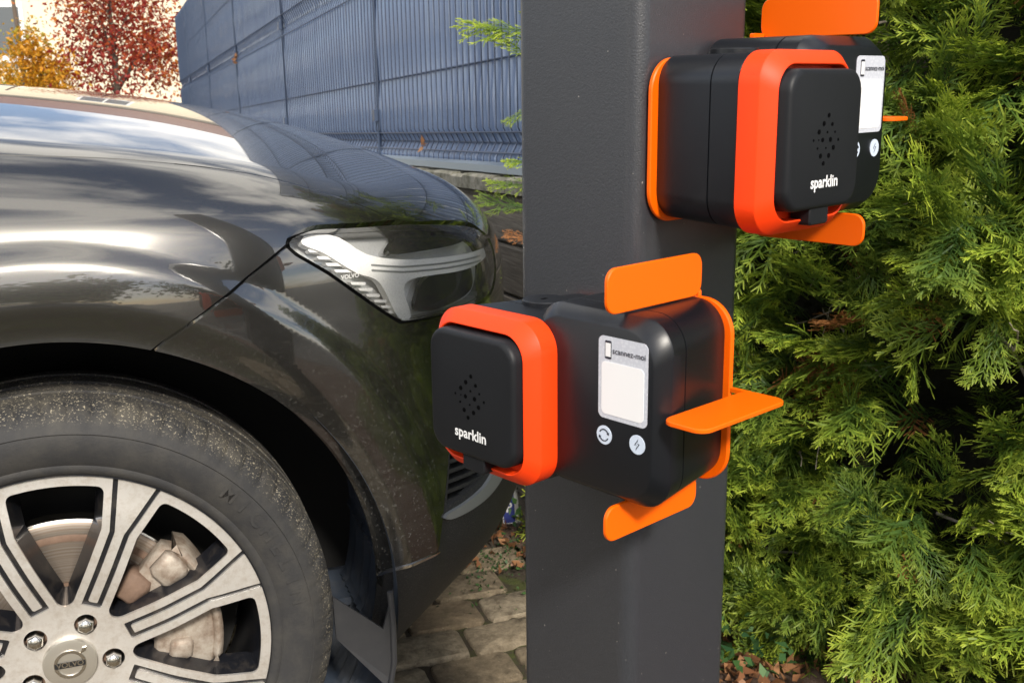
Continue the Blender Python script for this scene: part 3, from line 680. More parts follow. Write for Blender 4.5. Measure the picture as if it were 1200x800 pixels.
# wheel-arch liner, with moulded ribs, and the air deflector ahead of the wheel
an = np.radians(np.linspace(-42, 222, 200)); ys = np.concatenate([np.linspace(.012, .40, 40)])
AN, YS = np.meshgrid(an, ys, indexing='ij'); rr = .448 + .010 * sstep(.02, .10, YS) - .004 * (np.sin(YS * 260) > .2) * sstep(.10, .12, YS) - .006 * (np.mod(np.degrees(AN), 17) < 1.2) * sstep(.09, .10, YS)
v = np.stack([rr * np.cos(AN), YS, .37 + rr * np.sin(AN)], -1); v[..., 2] = np.maximum(v[..., 2], .13)
i = np.arange(v.shape[0] * v.shape[1]).reshape(v.shape[:2]); q = np.stack([i[:-1, :-1], i[:-1, 1:], i[1:, 1:], i[1:, :-1]], -1).reshape(-1, 4)
liner = link('arch_liner', fast_mesh('arch_liner', v.reshape(-1, 3), q), M_liner, car, True, 40)
g = MB(); g.add([(-.6, .40, .25), (.6, .40, .25), (.6, .40, .95), (-.6, .40, .95)], [(0, 1, 2, 3)]); g.build('inner_wing_blocker', M_gap, car, False)  # black wall added to block light behind the wheel arch
g = MB(); g.box(-1.0, .46, .30, 1.5, .222, .236); g.build('undertray_blocker', M_liner, car, False)  # flat box added under the car to block light
fl_o = np.array([(.356, .374), (.358, .306), (.424, .228), (.436, .234), (.441, .385), (.424, .322)])
g = MB(); g.loft([np.column_stack([fl_o[:, 0] + .0, np.full(6, .040) - .03 * sstep(.36, .44, fl_o[:, 0]), fl_o[:, 1]]), np.column_stack([fl_o[:, 0], np.full(6, .045) - .03 * sstep(.36, .44, fl_o[:, 0]), fl_o[:, 1]])]); g.build('air_deflector', M_flap, car)
g = MB(); g.tube([(.434, .004, .385), (.437, .003, .33), (.437, .006, .27), (.430, .010, .226)], .0045, 8); g.build('deflector_edge', M_flap, car)
# rest of the car behind the frame edge: doors, screen, roof
def slab(name, pts, th, m, parent=car):
    p = [Vector(q) for q in pts]; nrm = (p[1] - p[0]).cross(p[3] - p[0]).normalized() * th
    g = MB(); g.loft([np.array([list(x) for x in p]), np.array([list(x - nrm) for x in p])]); return g.build(name, m, parent, False)
slab('windscreen', [(-.62, .24, 1.07), (-.62, 1.56, 1.07), (-1.35, 1.40, 1.58), (-1.35, .40, 1.58)], .006, M_window)
slab('roof', [(-1.36, .38, 1.585), (-1.36, 1.42, 1.585), (-3.2, 1.42, 1.60), (-3.2, .38, 1.60)], .04, M_paint)
for s_ in (0, 1):
    y_ = lambda v: v if s_ == 0 else 2 * YC - v
    door_v = []
    Zs = np.linspace(.30, 1.02, 14); Xs = np.linspace(-1.055, -2.9, 12)
    g = MB(); Xg, Zg = np.meshgrid(Xs, Zs, indexing='ij'); yy = np.interp(Zg, [.3, .5, .65, .88, .96, 1.02], [.03, 0, -.016, -.006, .03, .075]); yy = yy if s_ == 0 else 2 * YC - yy
    ii = np.arange(Xg.size).reshape(Xg.shape); g.add(np.stack([Xg, yy, Zg], -1).reshape(-1, 3), np.stack([ii[:-1, :-1], ii[1:, :-1], ii[1:, 1:], ii[:-1, 1:]], -1).reshape(-1, 4).tolist()); dr_ = g.build('door', M_paint, car)
    g = MB(); g.box(-1.75, -1.55, min(y_(-.03), y_(-.012)), max(y_(-.03), y_(-.012)), .90, .925); g.build('door_handle', M_paint, dr_)
    slab('side_window', [(-.75, y_(.09), 1.03), (-2.9, y_(.09), 1.03), (-2.7, y_(.36), 1.56), (-1.40, y_(.36), 1.57)], .006, M_window)
    g = MB(); g.tube([(-.62, y_(.16), 1.06), (-1.36, y_(.38), 1.59)], .03, 8); g.build('pillar', M_paint, car)
# ------------------------------------------------------------------ wheel (local y inward, centre at the hub)
def make_wheel():
    Wh = empty('wheel', (-.004, .0, WZ), 0, car)
    pr = [(.262, .012), (.2665, .0045), (.270, .0015), (.276, -.0005), (.280, .0010), (.286, -.0025), (.302, -.0065), (.318, -.0075), (.3225, -.0060), (.324, -.0072), (.334, -.0035), (.343, .0040), (.350, .0130), (.3555, .0235), (.3590, .0360)]
    for y0, y1 in ((.060, .068), (.105, .116), (.150, .158)):
        pr += [(.3610, y0 - .001), (.3545, y0), (.3545, y1), (.3612, y1 + .001)]
    pr += [(.3595, .185), (.352, .205), (.338, .216), (.30, .222), (.262, .21)]
    n = 432; tt = np.linspace(0, 2 * math.pi, n, endpoint=False); rings = []
    for r, h in pr:
        amt = .0028 * float(sstep(.330, .352, r)) * (1 if h < .05 else 0)
        cut = (np.arange(n) % 6 == 0); rr = r - amt * cut; hh = h + amt * .9 * cut
        rings.append(np.stack([rr * np.cos(tt), hh if hasattr(hh, '__len__') else np.full(n, hh), rr * np.sin(tt)], 1))
    g = MB(); g.loft(rings, False, False); tyre = g.build('tyre', M_tyre, Wh, True, 45)
    # raised lettering on the sidewall
    g = MB()
    for kk, ch in enumerate('MICHELIN'):
        cv_, cf_ = text_mesh(ch, 0.02); cv_ = cv_ - [(cv_[:, 0].min() + cv_[:, 0].max()) / 2, 0, 0]; cv_ *= .030
        a = math.radians(44 - kk * 5.0); er = np.array([math.cos(a), 0, math.sin(a)]); et = np.array([math.sin(a), 0, -math.cos(a)])
        g.add(er * .2985 + cv_[:, :1] * et + cv_[:, 1:2] * er + np.array([0, -.0083, 0]), cf_)
    g.build('lettering', M_tyre, Wh, False)
    # alloy rim
    S0 = math.radians(21.0)
    def face_fields(x, z):
        r = np.hypot(x, z); th = np.arctan2(z, x); best = None
        a = np.mod(th - S0 + math.pi / 8, math.pi / 4) - math.pi / 8
        rad_ = r * np.cos(a); lat = np.abs(r * np.sin(a))
        hw = .0060 + .27 * np.maximum(rad_ - .192, 0)
        strip = np.maximum(lat - hw, .088 - rad_)                # central strip of a spoke
        spoke = hw + .0172
        wv = np.maximum(spoke - lat, np.maximum(r - .2505, .079 - r))   # <0 inside a window
        k = .010; p, q = spoke - lat, np.maximum(r - .2505, .079 - r)
        h = np.maximum(k - np.abs(p - q), 0) / k; wv = np.maximum(p, q) + h * h * k * .25
        return strip, wv
    st_ = .0024; xs = np.arange(-.266, .2661, st_); X, Zz = np.meshgrid(xs, xs, indexing='ij')
    V = np.stack([X, np.zeros_like(X), Zz], -1).reshape(-1, 3); i = np.arange(X.size).reshape(X.shape)
    F = [tuple(q) for q in np.stack([i[:-1, :-1], i[1:, :-1], i[1:, 1:], i[:-1, 1:]], -1).reshape(-1, 4).tolist()]
    V, F = clip_mesh(V, F, .2645 - np.hypot(V[:, 0], V[:, 2]))
    V, F = clip_mesh(V, F, face_fields(V[:, 0], V[:, 2])[1])
    lug = [(.0545 * math.cos(math.radians(64 + 72 * k)), .0545 * math.sin(math.radians(64 + 72 * k))) for k in range(5)]
    V, F = clip_mesh(V, F, np.min([np.hypot(V[:, 0] - a, V[:, 2] - b_) for a, b_ in lug], 0) - .0145)
    yf = lambda r: .003 + .012 * sstep(.15, .06, r) + .004 * sstep(.20, .262, r)
    NV = np.tile([0., -1., 0.], (len(V), 1))
    dark = V.copy(); dark[:, 1] = yf(np.hypot(V[:, 0], V[:, 2])) + .0042
    e_ = 1e-3; gx = (face_fields(V[:, 0] + e_, V[:, 2])[1] - face_fields(V[:, 0] - e_, V[:, 2])[1]) / (2 * e_); gz = (face_fields(V[:, 0], V[:, 2] + e_)[1] - face_fields(V[:, 0], V[:, 2] - e_)[1]) / (2 * e_)
    inwin = (np.abs(face_fields(V[:, 0], V[:, 2])[1]) < .002) & (np.hypot(V[:, 0], V[:, 2]) < .249)
    ND = NV.copy(); ND[:, 0] = np.where(inwin, gx * .22, 0); ND[:, 2] = np.where(inwin, gz * .22, 0)
    rim = panel('rim', dark, F, M_alloy_dark, Wh, .042, ND)
    gv = np.abs(face_fields(V[:, 0], V[:, 2])[0] - .0034) - .0034
    br, bf = clip_mesh(V, F, gv); br[:, 1] = yf(np.hypot(br[:, 0], br[:, 2]))
    panel('rim_face', br, bf, M_alloy, Wh, .0042, np.tile([0., -1., 0.], (len(br), 1)))
    g = MB(); g.lathe([(.2645, .004), (.2665, .006), (.2640, .012), (.2520, .020), (.2470, .035), (.2440, .10), (.2380, .16), (.250, .20), (.264, .21)], 128); g.build('rim_barrel', M_alloy_dark, Wh)
    # hub cap with its mark
    g = MB(); g.lathe([(.0345, .0150), (.0345, .0085), (.0335, .0070), (.030, .0064), (.018, .0058), (.0001, .0056)], 56); cap_ = g.build('centre_cap', M_cap, Wh)
    g = MB(); tt = np.linspace(0, 2 * math.pi, 40, endpoint=False)
    g.loft([np.stack([r * np.cos(tt), np.full(40, y), r * np.sin(tt)], 1) for r, y in ((.0205, .0065), (.0202, .0042), (.0162, .0042), (.0158, .0062))], False, False)
    ar = np.array([(.0132, .0132), (.0172, .0212), (.0222, .0222), (.0212, .0172)]); g.loft([np.column_stack([ar[:, 0], np.full(4, .0062), ar[:, 1]]), np.column_stack([ar[:, 0], np.full(4, .0040), ar[:, 1]])])
    g.build('emblem_ring', M_nut, Wh)
    bar = rrect(-.0192, .0192, -.0036, .0036, .0012, 3); g = MB(); g.loft([np.column_stack([bar[:, 0], np.full(len(bar), y), bar[:, 1]]) for y in (.0062, .0034)]); g.build('emblem_bar', M_gap, Wh, False)
    tv, tf = text_mesh('VOLVO', 0.02); w_ = tv[:, 0].max(); g = MB(); g.add(np.column_stack([(tv[:, 0] / w_ - .5) * .034, np.full(len(tv), .0030), tv[:, 1] / w_ * .034 - .0024]), tf); g.build('lettering', M_nut, Wh, False)
    for a, b_ in lug:
        g = MB(); t6 = np.linspace(0, 2 * math.pi, 6, endpoint=False) + .4
        rg = [np.stack([a + r * np.cos(t6), np.full(6, y), b_ + r * np.sin(t6)], 1) for r, y in ((.0112, .040), (.0112, .0100), (.0108, .0078), (.0090, .0052), (.0055, .0034), (.0012, .0028))]
        g.loft(rg); g.build('lug_nut', M_nut, Wh, True, 48)
    g = MB(); g.lathe([(.0200, .045), (.0600, .045), (.075, .046), (.0755, .075)], 48); g.lathe([(.02, .028), (.062, .028), (.062, .06)], 40); g.build('hub', M_rust, Wh)
    # brakes
    g = MB(); g.lathe([(.088, .078), (.0885, .0705), (.100, .0700), (.160, .0700), (.1745, .0702), (.1765, .0715), (.1765, .0760), (.170, .0765)], 120); g.build('brake_disc', M_disc, Wh)
    g = MB(); g.lathe([(.1480, .0698), (.1490, .0694), (.1570, .0694), (.1580, .0698)], 96); g.build('rust_band', M_rust, Wh)
    g = MB(); g.lathe([(.0760, .047), (.0850, .050), (.0882, .0700)], 72); g.build('disc_bell', M_rust, Wh)
    g = MB(); g.lathe([(.1766, .0725), (.1790, .0735), (.1790, .100), (.1766, .101)], 96); g.build('disc_edge', M_nut, Wh)
    def sector(name, r0, r1, a0, a1, y0, y1, m, nb=14, bev=.006, parent=Wh):
        an_ = np.radians(np.linspace(a0, a1, nb)); g = MB(); rings = []
        for k_, a in enumerate(an_):
            e_ = bev if k_ in (0, nb - 1) else 0
            prof = [(r0 + bev + e_, y0 + e_), (r1 - bev - e_, y0 + e_), (r1 - e_, y0 + bev + e_), (r1 - e_, y1 - e_), (r0 + e_, y1 - e_), (r0 + e_, y0 + bev + e_)]
            rings.append(np.array([(r * math.cos(a), y, r * math.sin(a)) for r, y in prof]))
        g.loft(rings); return g.build(name, m, parent, True, 75)
    sector('brake_caliper', .108, .192, -22, 46, .034, .072, M_caliper)
    sector('caliper_rib', .1885, .2020, -16, 42, .030, .100, M_caliper)
    sector('caliper_lug', .150, .190, 30, 44, .022, .040, M_caliper, 6, .004)
    sector('caliper_lug', .118, .182, -36, -24, .030, .078, M_rust, 6, .005)
    sector('caliper_lug', .098, .140, 34, 52, .028, .060, M_rust, 6, .005)
    sector('caliper_lug', .128, .160, -14, -2, .026, .040, M_caliper, 6, .004)
    g = MB(); g.tube([(.118, .024, .062), (.118, .040, .062)], .008, 10); g.tube([(.108, .026, -.050), (.108, .044, -.050)], .008, 10); g.build('guide_pin', M_nut, Wh)
    g = MB(); g.lathe([(.001, .16), (.235, .16)], 48); g.build('dark_backing_disc', M_gap, Wh)  # black disc added behind the brakes in place of wheel-well shade
    return Wh
wheel = make_wheel()
w2 = copy_tree(wheel, car); w2.location = (-.004, 2 * YC, WZ); w2.rotation_euler = (0, 0, math.pi)
# ------------------------------------------------------------------ retaining wall of planks and the slatted fence on it
FD = Vector((-0.3558, 0.9346, -0.0389)); FH = Vector((-0.3558, 0.9346, 0)); FN = Vector((-0.9346, -0.3558, 0))   # along, along level, towards the car
F0 = Vector((0.0215, 2.645, 0.0))
def fpos(s, out=0.0, z=0.0):
    return F0 + FH * s + FN * out + Vector((0, 0, z - 0.0389 * max(s, -3)))
FANG = math.atan2(FH.y, FH.x)
wall = empty('retaining_wall', fpos(0.6, .06, -0.02), 0)
tag(wall, 'low wall of weathered grey planks with mossy capping below the blue fence', 'wall')
def local_to(parent, p): return Vector(p) - parent.location
for r in range(7):
    z1 = 0.845 - r * 0.1265; z0 = z1 - 0.121
    s = -0.55
    while s < 10.9:
        L = random.uniform(1.7, 2.4); e = min(s + L, 11.0); o = random.uniform(-.006, .006); t = .045
        g = MB(); a, b_ = fpos(s + .003, .045 + o, 0), fpos(e - .003, .045 + o, 0); c_, d_ = b_ - FN * t, a - FN * t
        rg = []
        for z, ins in ((z0, .004), (z0 + .005, 0), (z1 - .005, 0), (z1, .004)):
            rg.append(np.array([list(p + (-FN if k in (0, 1) else FN) * (-ins if False else ins * (1 if k in (0, 1) else 1)) + Vector((0, 0, z)) - wall.location) for k, p in enumerate((a, b_, c_, d_))]))
        g.loft(rg); g.build('plank', M_plank, wall, False)
        s = e
s = -0.5
while s < 10.8:
    L = random.uniform(.085, .115); z1 = .886 + random.uniform(-.003, .003)
    a, b_ = fpos(s + .002, .075, 0), fpos(s + L - .002, .075, 0); c_, d_ = b_ - FN * .11, a - FN * .11; g = MB(); rg = []
    for z, ins in ((.850, 0), (z1 - .006, 0), (z1, .006)):
        rg.append(np.array([list(p + (-FN if k in (0, 1) else FN) * ins + Vector((0, 0, z)) - wall.location) for k, p in enumerate((a, b_, c_, d_))]))
    g.loft(rg); g.build('capping_stone', M_capst, wall, False)
    s += L if s < 4 else L
fence = empty('slatted_mesh_fence', fpos(1.0, 0, .88), 0)
tag(fence, 'tall blue grey mesh fence with vertical privacy slats above the plank wall', 'fence')
PITCH_S = .0505
FT = 2.30    # top of the fence above the wall datum
# one slat profile, bowed between the horizontal wires
def slat_mesh():
    rows = np.array([.915, .925, .965, .985, 1.005] + list(np.linspace(1.02, 1.165, 9)) + list(np.linspace(1.18, 1.48, 14)) + [1.50, 1.53, 1.56, 1.59] + list(np.linspace(1.61, 1.91, 14)) + list(np.linspace(1.93, FT, 12)))
    g = MB(); rg = []
    knots = [.90, .975, 1.172, 1.49, 1.60, 1.92, FT + .02]
    for z in rows:
        k = np.searchsorted(knots, z) - 1; k = min(max(k, 0), len(knots) - 2); t = (z - knots[k]) / (knots[k + 1] - knots[k])
        bow = .006 * math.sin(math.pi * min(max(t, 0), 1)) ** 2
        vf = -.016 * max(0, 1 - abs(z - .965) / .028) - .018 * max(0, 1 - abs(z - 1.545) / .05)     # folds of the mesh
        off = bow + vf
        hw = PITCH_S * .455
        prof = [(-hw, -.003), (-hw * .7, .0045), (0, .0085), (hw * .7, .0045), (hw, -.003), (hw * .6, .001), (0, .0045), (-hw * .6, .001)]
        rg.append(np.array([list(FH * x + FN * (y + off) + Vector((0, 0, z))) for x, y in prof]))
    g.loft(rg); me = bpy.data.meshes.new('slat'); me.from_pydata(np.concatenate(g.v).tolist(), [], g.f); me.update()
    me.polygons.foreach_set('use_smooth', [True] * len(me.polygons)); me.set_sharp_from_angle(angle=math.radians(60)); me.materials.append(M_slat); return me
sm_ = slat_mesh(); s = -.42
posts = [-.47] + [1.35 + 2.0 * k for k in range(6)]
while s < 10.75:
    o = bpy.data.objects.new('slat', sm_); COL.objects.link(o); o.parent = fence
    o.location = fpos(s, random.uniform(-.0015, .0015), 0) - fence.location; o.rotation_euler = (0, 0, random.uniform(-.02, .02)); s += PITCH_S
def bar(name, s0, s1, out, z, r, m, n=6):
    g = MB(); g.tube([list(fpos(q, out, z) - fence.location) for q in np.linspace(s0, s1, 6)], r, n); return g.build(name, m, fence)
for z, out in ((.940, .012), (.966, -.004), (.992, .012), (1.172, .012), (1.492, .016), (1.545, -.004), (1.598, .016), (1.92, .016), (2.28, .012)):
    bar('mesh_wire', -.45, 10.8, out, z, .0030, M_wire)
# vertical wires of the mesh, bent at every fold
vm = MB(); path = [(.90, .017), (.930, .017), (.967, -.002), (1.004, .017), (1.172, .018), (1.490, .020), (1.545, -.002), (1.600, .020), (1.92, .020), (FT, .018)]
vm.tube([list(FN * o_ + Vector((0, 0, z_))) for z_, o_ in path], .0021, 5)
vme = bpy.data.meshes.new('vertical_wire'); vme.from_pydata(np.concatenate(vm.v).tolist(), [], vm.f); vme.materials.append(M_wire); vme.update()
s = -.42 + PITCH_S / 2
while s < 10.75:
    o = bpy.data.objects.new('vertical_wire', vme); COL.objects.link(o); o.parent = fence; o.location = fpos(s, 0, 0) - fence.location; s += PITCH_S
for sp in posts:
    if sp > 10.9: continue
    g = MB(); g.tube([list(fpos(sp, -.03, -.03) - fence.location), list(fpos(sp, -.03, FT + .02) - fence.location)], .022, 4); g.build('fence_post', M_wire, fence, False)
    g = MB(); a = fpos(sp, .012, 0)
    g.tube([list(a + Vector((0, 0, .90)) - fence.location), list(a + Vector((0, 0, FT)) - fence.location)], .008, 6); g.build('joint_strip', M_wire, fence)
    for z in (1.055, 1.545, 2.1):
        g = MB(); c_ = fpos(sp, .024, z) - fence.location; rg = [np.array([list(c_ + FH * x + Vector((0, 0, zz)) + FN * o_) for x, zz in ((-.012, -.02), (.012, -.02), (.012, .02), (-.012, .02))]) for o_ in (-.01, .008)]
        g.loft(rg); g.build('clip', M_wire, fence, False)
g = MB(); rg = []
for q in np.linspace(-.4, 10.8, 8):
    c_ = fpos(q, .035, .905) - fence.location; rg.append(np.array([list(c_ + FN * x + Vector((0, 0, z))) for x, z in ((-.02, -.012), (.012, -.012), (.012, .006), (-.02, .012))]))
g.loft(rg); g.build('bottom_rail', M_rail, fence)

# ------------------------------------------------------------------ foliage builders
def leaf_quad_cloud(centres, size, r, hue=None, up=0.0):
    """many single leaves: each a folded rhombus"""
    n = len(centres); d = r.normal(size=(n, 3)); d /= np.linalg.norm(d, axis=1, keepdims=True)
    e = np.cross(d, r.normal(size=(n, 3))); e /= np.linalg.norm(e, axis=1, keepdims=True); f = np.cross(d, e)
    L = size * r.uniform(.6, 1.3, (n, 1)); wd = r.uniform(.18, .34, (n, 1)); sk = r.uniform(-.18, .18, (n, 1)); v = np.stack([centres - d * L * .5, centres + e * L * wd + d * L * sk + f * L * .12, centres + d * L * .5 - f * L * .1, centres - e * L * wd + d * L * sk + f * L * .12], 1)
    q = np.arange(4 * n).reshape(n, 4); h = np.repeat(r.uniform(0, 1, n) if hue is None else hue, 4)
    return v.reshape(-1, 3), q, h
def spray_arrays(seed, light=False):
    """a flattened, feathery spray of scale-leaved conifer along +x"""
    r = np.random.default_rng(seed); segs = []   # (p0, p1, width0, width1, tip0, tip1)
    L = r.uniform(.15, .24); nst = 20; bend = r.uniform(-.55, .2); side = r.uniform(-.35, .35); P = [np.zeros(3)]
    for k in range(nst):
        t = k / nst; dr = np.array([1.0, side * t, bend * t * .8]); dr /= np.linalg.norm(dr); P.append(P[-1] + dr * L / nst)
    for k in range(nst): segs.append((P[k], P[k + 1], .0036 * (1 - .55 * k / nst), .0036 * (1 - .55 * (k + 1) / nst), k / nst * .7, (k + 1) / nst * .7))
    for k in range(1, nst):
        t = k / nst
        for s in ((1, -1) if k % 3 else (1 if k % 2 else -1,)):
            bl = (L * .44 * math.sin(math.pi * min(1, .20 + .78 * t)) ** .9 + .010) * r.uniform(.65, 1.2)
            ang = math.radians(r.uniform(30, 46)); ax = (P[k + 1] - P[k]); ax = ax / np.linalg.norm(ax); lat = np.array([-ax[1], ax[0], 0]) * s
            dr = ax * math.cos(ang) + lat * math.sin(ang) + np.array([0, 0, r.normal(0, .16)]); m = 3 if bl < .035 else 4; q0 = P[k]
            for j in range(m):
                u = (j + 1) / m; d2 = dr * (1 - .3 * u) + ax * .3 * u + np.array([0, 0, -.14 * u]); d2 /= np.linalg.norm(d2); q1 = q0 + d2 * bl / m
                tp = .18 + .82 * max(u * .9, t * .8); segs.append((q0, q1, .0034, .0030 if j < m - 1 else .0014, tp - .18, tp))
                if not light and (j < m - 1 or bl > .03):
                    for s2 in (-1, 1):
                        if r.random() < .10: continue
                        a2 = math.radians(r.uniform(26, 42)); lt = np.cross([0, 0, 1.0], d2); sl = bl * (.34 - .05 * j) * r.uniform(.6, 1.2)
                        d3 = d2 * math.cos(a2) + lt * s2 * math.sin(a2) + np.array([0, 0, r.normal(0, .15)]); qb = q1 if j < m - 1 else q0 + d2 * bl / m * .45
                        segs.append((qb, qb + d3 * sl, .0034, .0016, tp - .05, min(1, tp + .22)))
                q0 = q1
    vs, ts = [], []
    for p0, p1, w0, w1, t0, t1 in segs:
        d = p1 - p0; tw = r.normal(0, .5); s = np.cross(d, [0, math.sin(tw), math.cos(tw)]); s = s / (np.linalg.norm(s) + 1e-9) * .5
        vs += [p0 - s * w0, p0 + s * w0, p1 + s * w1, p1 - s * w1]; ts += [t0, t0, t1, t1]
    return np.array(vs), np.arange(len(vs)).reshape(-1, 4), np.clip(np.array(ts), 0, 1)
SPR = [spray_arrays(100 + k) for k in range(10)]; SPRL = [spray_arrays(100 + k, True) for k in range(10)]
SPRM = []
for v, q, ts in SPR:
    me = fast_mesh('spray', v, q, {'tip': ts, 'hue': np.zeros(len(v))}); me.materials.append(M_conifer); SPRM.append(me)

# ------------------------------------------------------------------ conifer hedge behind the post
HA = np.array([.05, 2.30]); HB = np.array([1.75, 1.12]); HL_ = np.linalg.norm(HB - HA); hT = (HB - HA) / HL_; hN = np.array([-hT[1], hT[0]]); hN = hN if hN[1] < 0 else -hN
def vnoise(p, seed):
    """smooth value noise in 2-D, roughly -1..1"""
    r = np.random.default_rng(seed); T = r.uniform(-1, 1, (64, 64)); x, y = p[..., 0], p[..., 1]; i, j = np.floor(x).astype(int), np.floor(y).astype(int); fx, fy = x - i, y - j
    fx = fx * fx * (3 - 2 * fx); fy = fy * fy * (3 - 2 * fy); g = lambda a, b: T[a % 64, b % 64]
    return (g(i, j) * (1 - fx) + g(i + 1, j) * fx) * (1 - fy) + (g(i, j + 1) * (1 - fx) + g(i + 1, j + 1) * fx) * fy
def hedge_bulge(s, z):
    p = np.stack([s, z], -1); return .10 * vnoise(p * 3.4 + 7, 1) + .06 * vnoise(p * 7 + 3, 2) + .06 * sstep(.45, .05, z) - .10 * sstep(.22, .0, s)
hedge = empty('conifer_hedge', (float(HA[0] + hT[0] * .9), float(HA[1] + hT[1] * .9), 0), 0)
tag(hedge, 'dense green conifer hedge with feathery sprays and brown patches behind the post', 'hedge')
HO = np.array(hedge.location)
r = np.random.default_rng(21); NS = 4900
s_ = r.uniform(-.02, HL_, NS); z_ = r.uniform(-.02, 1.95, NS); dep = r.uniform(0, 1, NS) ** 1.5 * .34
bul = hedge_bulge(s_, z_); hol = vnoise(np.stack([s_ * 4.6, z_ * 4.6], -1) + 21, 17)
keep_ = ~((hol > .30) & (dep < .15) & (z_ > .40)); s_, z_, dep, bul = s_[keep_], z_[keep_], dep[keep_], bul[keep_]; NS = len(s_); outw = bul - dep
base = np.column_stack([HA[0] + hT[0] * s_ + hN[0] * (outw - .06), HA[1] + hT[1] * s_ + hN[1] * (outw - .06), z_])
cl = np.stack([s_ * 5, z_ * 5], -1)
yaw_j = .9 * vnoise(cl + 11, 5) + r.normal(0, .6, NS); pit = .40 * vnoise(cl + 31, 6) + r.normal(.10, .5, NS)
h3 = np.array([hN[0], hN[1], 0]); t3 = np.array([hT[0], hT[1], 0]); z3 = np.array([0, 0, 1.0])
ax_ = (np.cos(yaw_j) * np.cos(pit))[:, None] * h3 + (np.sin(yaw_j) * np.cos(pit))[:, None] * t3 + np.sin(pit)[:, None] * z3
nu = z3 + r.normal(0, .7, (NS, 3)); nu = nu - (nu * ax_).sum(1, keepdims=True) * ax_; nu /= np.linalg.norm(nu, axis=1, keepdims=True); la = np.cross(nu, ax_)
scl = r.uniform(.45, 1.08, NS) * (1 - .25 * (dep > .2)); var = r.integers(0, 10, NS); hue = np.clip(.5 + .45 * vnoise(np.stack([s_ * 4, z_ * 4], -1) + 50, 9) + r.normal(0, .2, NS), 0, .92)
hue = np.where(r.random(NS) < .045 + .10 * (vnoise(cl * .7 + 80, 12) > .42), .97, hue)
camd = np.hypot(base[:, 0], base[:, 1]); hx = base[:, 0] / base[:, 1] * 1242 + 600
score = np.where((hx > 840) & (hx < 1215) & (z_ < 1.35) & (z_ > .1), outw - camd * .05, -9) ; score = np.where((hx > 575) & (hx < 860) & (z_ < 1.35), outw - .3, score)
near = np.argsort(-score)[:290]; is_near = np.zeros(NS, bool); is_near[near] = True
Rm = np.stack([ax_, la, nu], -1)     # columns
for i in near:
    o = bpy.data.objects.new('spray', SPRM[var[i]]); COL.objects.link(o); o.parent = hedge
    M = Matrix.Identity(4)
    for a in range(3):
        for c in range(3): M[a][c] = float(Rm[i][a, c] * scl[i])
        M[a][3] = float(base[i, a] - HO[a])
    o.matrix_local = M
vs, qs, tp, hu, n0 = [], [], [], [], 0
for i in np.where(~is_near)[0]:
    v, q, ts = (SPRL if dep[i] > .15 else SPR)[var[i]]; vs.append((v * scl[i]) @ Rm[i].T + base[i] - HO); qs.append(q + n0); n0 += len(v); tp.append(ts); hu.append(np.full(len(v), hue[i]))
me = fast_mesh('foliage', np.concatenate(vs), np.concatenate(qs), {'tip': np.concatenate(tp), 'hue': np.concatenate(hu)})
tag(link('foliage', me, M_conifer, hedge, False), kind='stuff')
# dark lumpy shell for the inner branches, added to block light from behind
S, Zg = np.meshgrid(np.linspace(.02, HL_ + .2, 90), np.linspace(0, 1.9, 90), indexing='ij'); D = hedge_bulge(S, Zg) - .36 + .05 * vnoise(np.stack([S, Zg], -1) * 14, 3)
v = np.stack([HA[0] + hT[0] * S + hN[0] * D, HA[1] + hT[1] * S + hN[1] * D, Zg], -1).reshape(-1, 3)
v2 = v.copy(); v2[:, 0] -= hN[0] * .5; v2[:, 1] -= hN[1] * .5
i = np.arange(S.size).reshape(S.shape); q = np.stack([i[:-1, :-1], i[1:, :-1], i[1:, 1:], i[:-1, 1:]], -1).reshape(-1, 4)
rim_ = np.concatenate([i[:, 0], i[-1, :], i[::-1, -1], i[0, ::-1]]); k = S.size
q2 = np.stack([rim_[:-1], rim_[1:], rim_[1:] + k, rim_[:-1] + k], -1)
link('dark_core_shell', fast_mesh('dark_core_shell', np.concatenate([v, v2]) - HO, np.concatenate([q, q[:, ::-1] + k, q2])), M_core, hedge, True, 0)
# bare twigs and stems
for bx_, bz_, dx_, dz_, sc_, vr_ in ((.045, 1.185, -1, .35, .62, 1), (.05, 1.205, -1, .05, .50, 4), (.05, 1.155, -.9, .5, .45, 7), (.055, .955, -1, .1, .42, 2), (.05, .915, -1, -.1, .46, 5), (.05, .865, -1, .15, .52, 8), (.05, .80, -1, .3, .36, 3), (.055, 1.06, -1, -.3, .30, 6)):
    d_ = Vector((dx_, -.25, dz_)).normalized(); u_ = Vector((0, -.5, 1)); u_ = (u_ - d_ * u_.dot(d_)).normalized(); l_ = u_.cross(d_)
    o = bpy.data.objects.new('spray', SPRM[vr_]); COL.objects.link(o); o.parent = hedge; M = Matrix.Identity(4)
    for a in range(3): M[a][0], M[a][1], M[a][2] = d_[a] * sc_, l_[a] * sc_, u_[a] * sc_
    M[0][3], M[1][3], M[2][3] = bx_ - HO[0], 2.12 - HO[1], bz_ - HO[2]; o.matrix_local = M
    g = MB(); g.tube([(bx_ - HO[0], 2.12 - HO[1], bz_), (bx_ + .05 - HO[0], 2.2 - HO[1], bz_ - .03), (bx_ + .14 - HO[0], 2.3 - HO[1], bz_ - .05)], [.0014, .002, .003], 5); g.build('twig', M_twig, hedge)
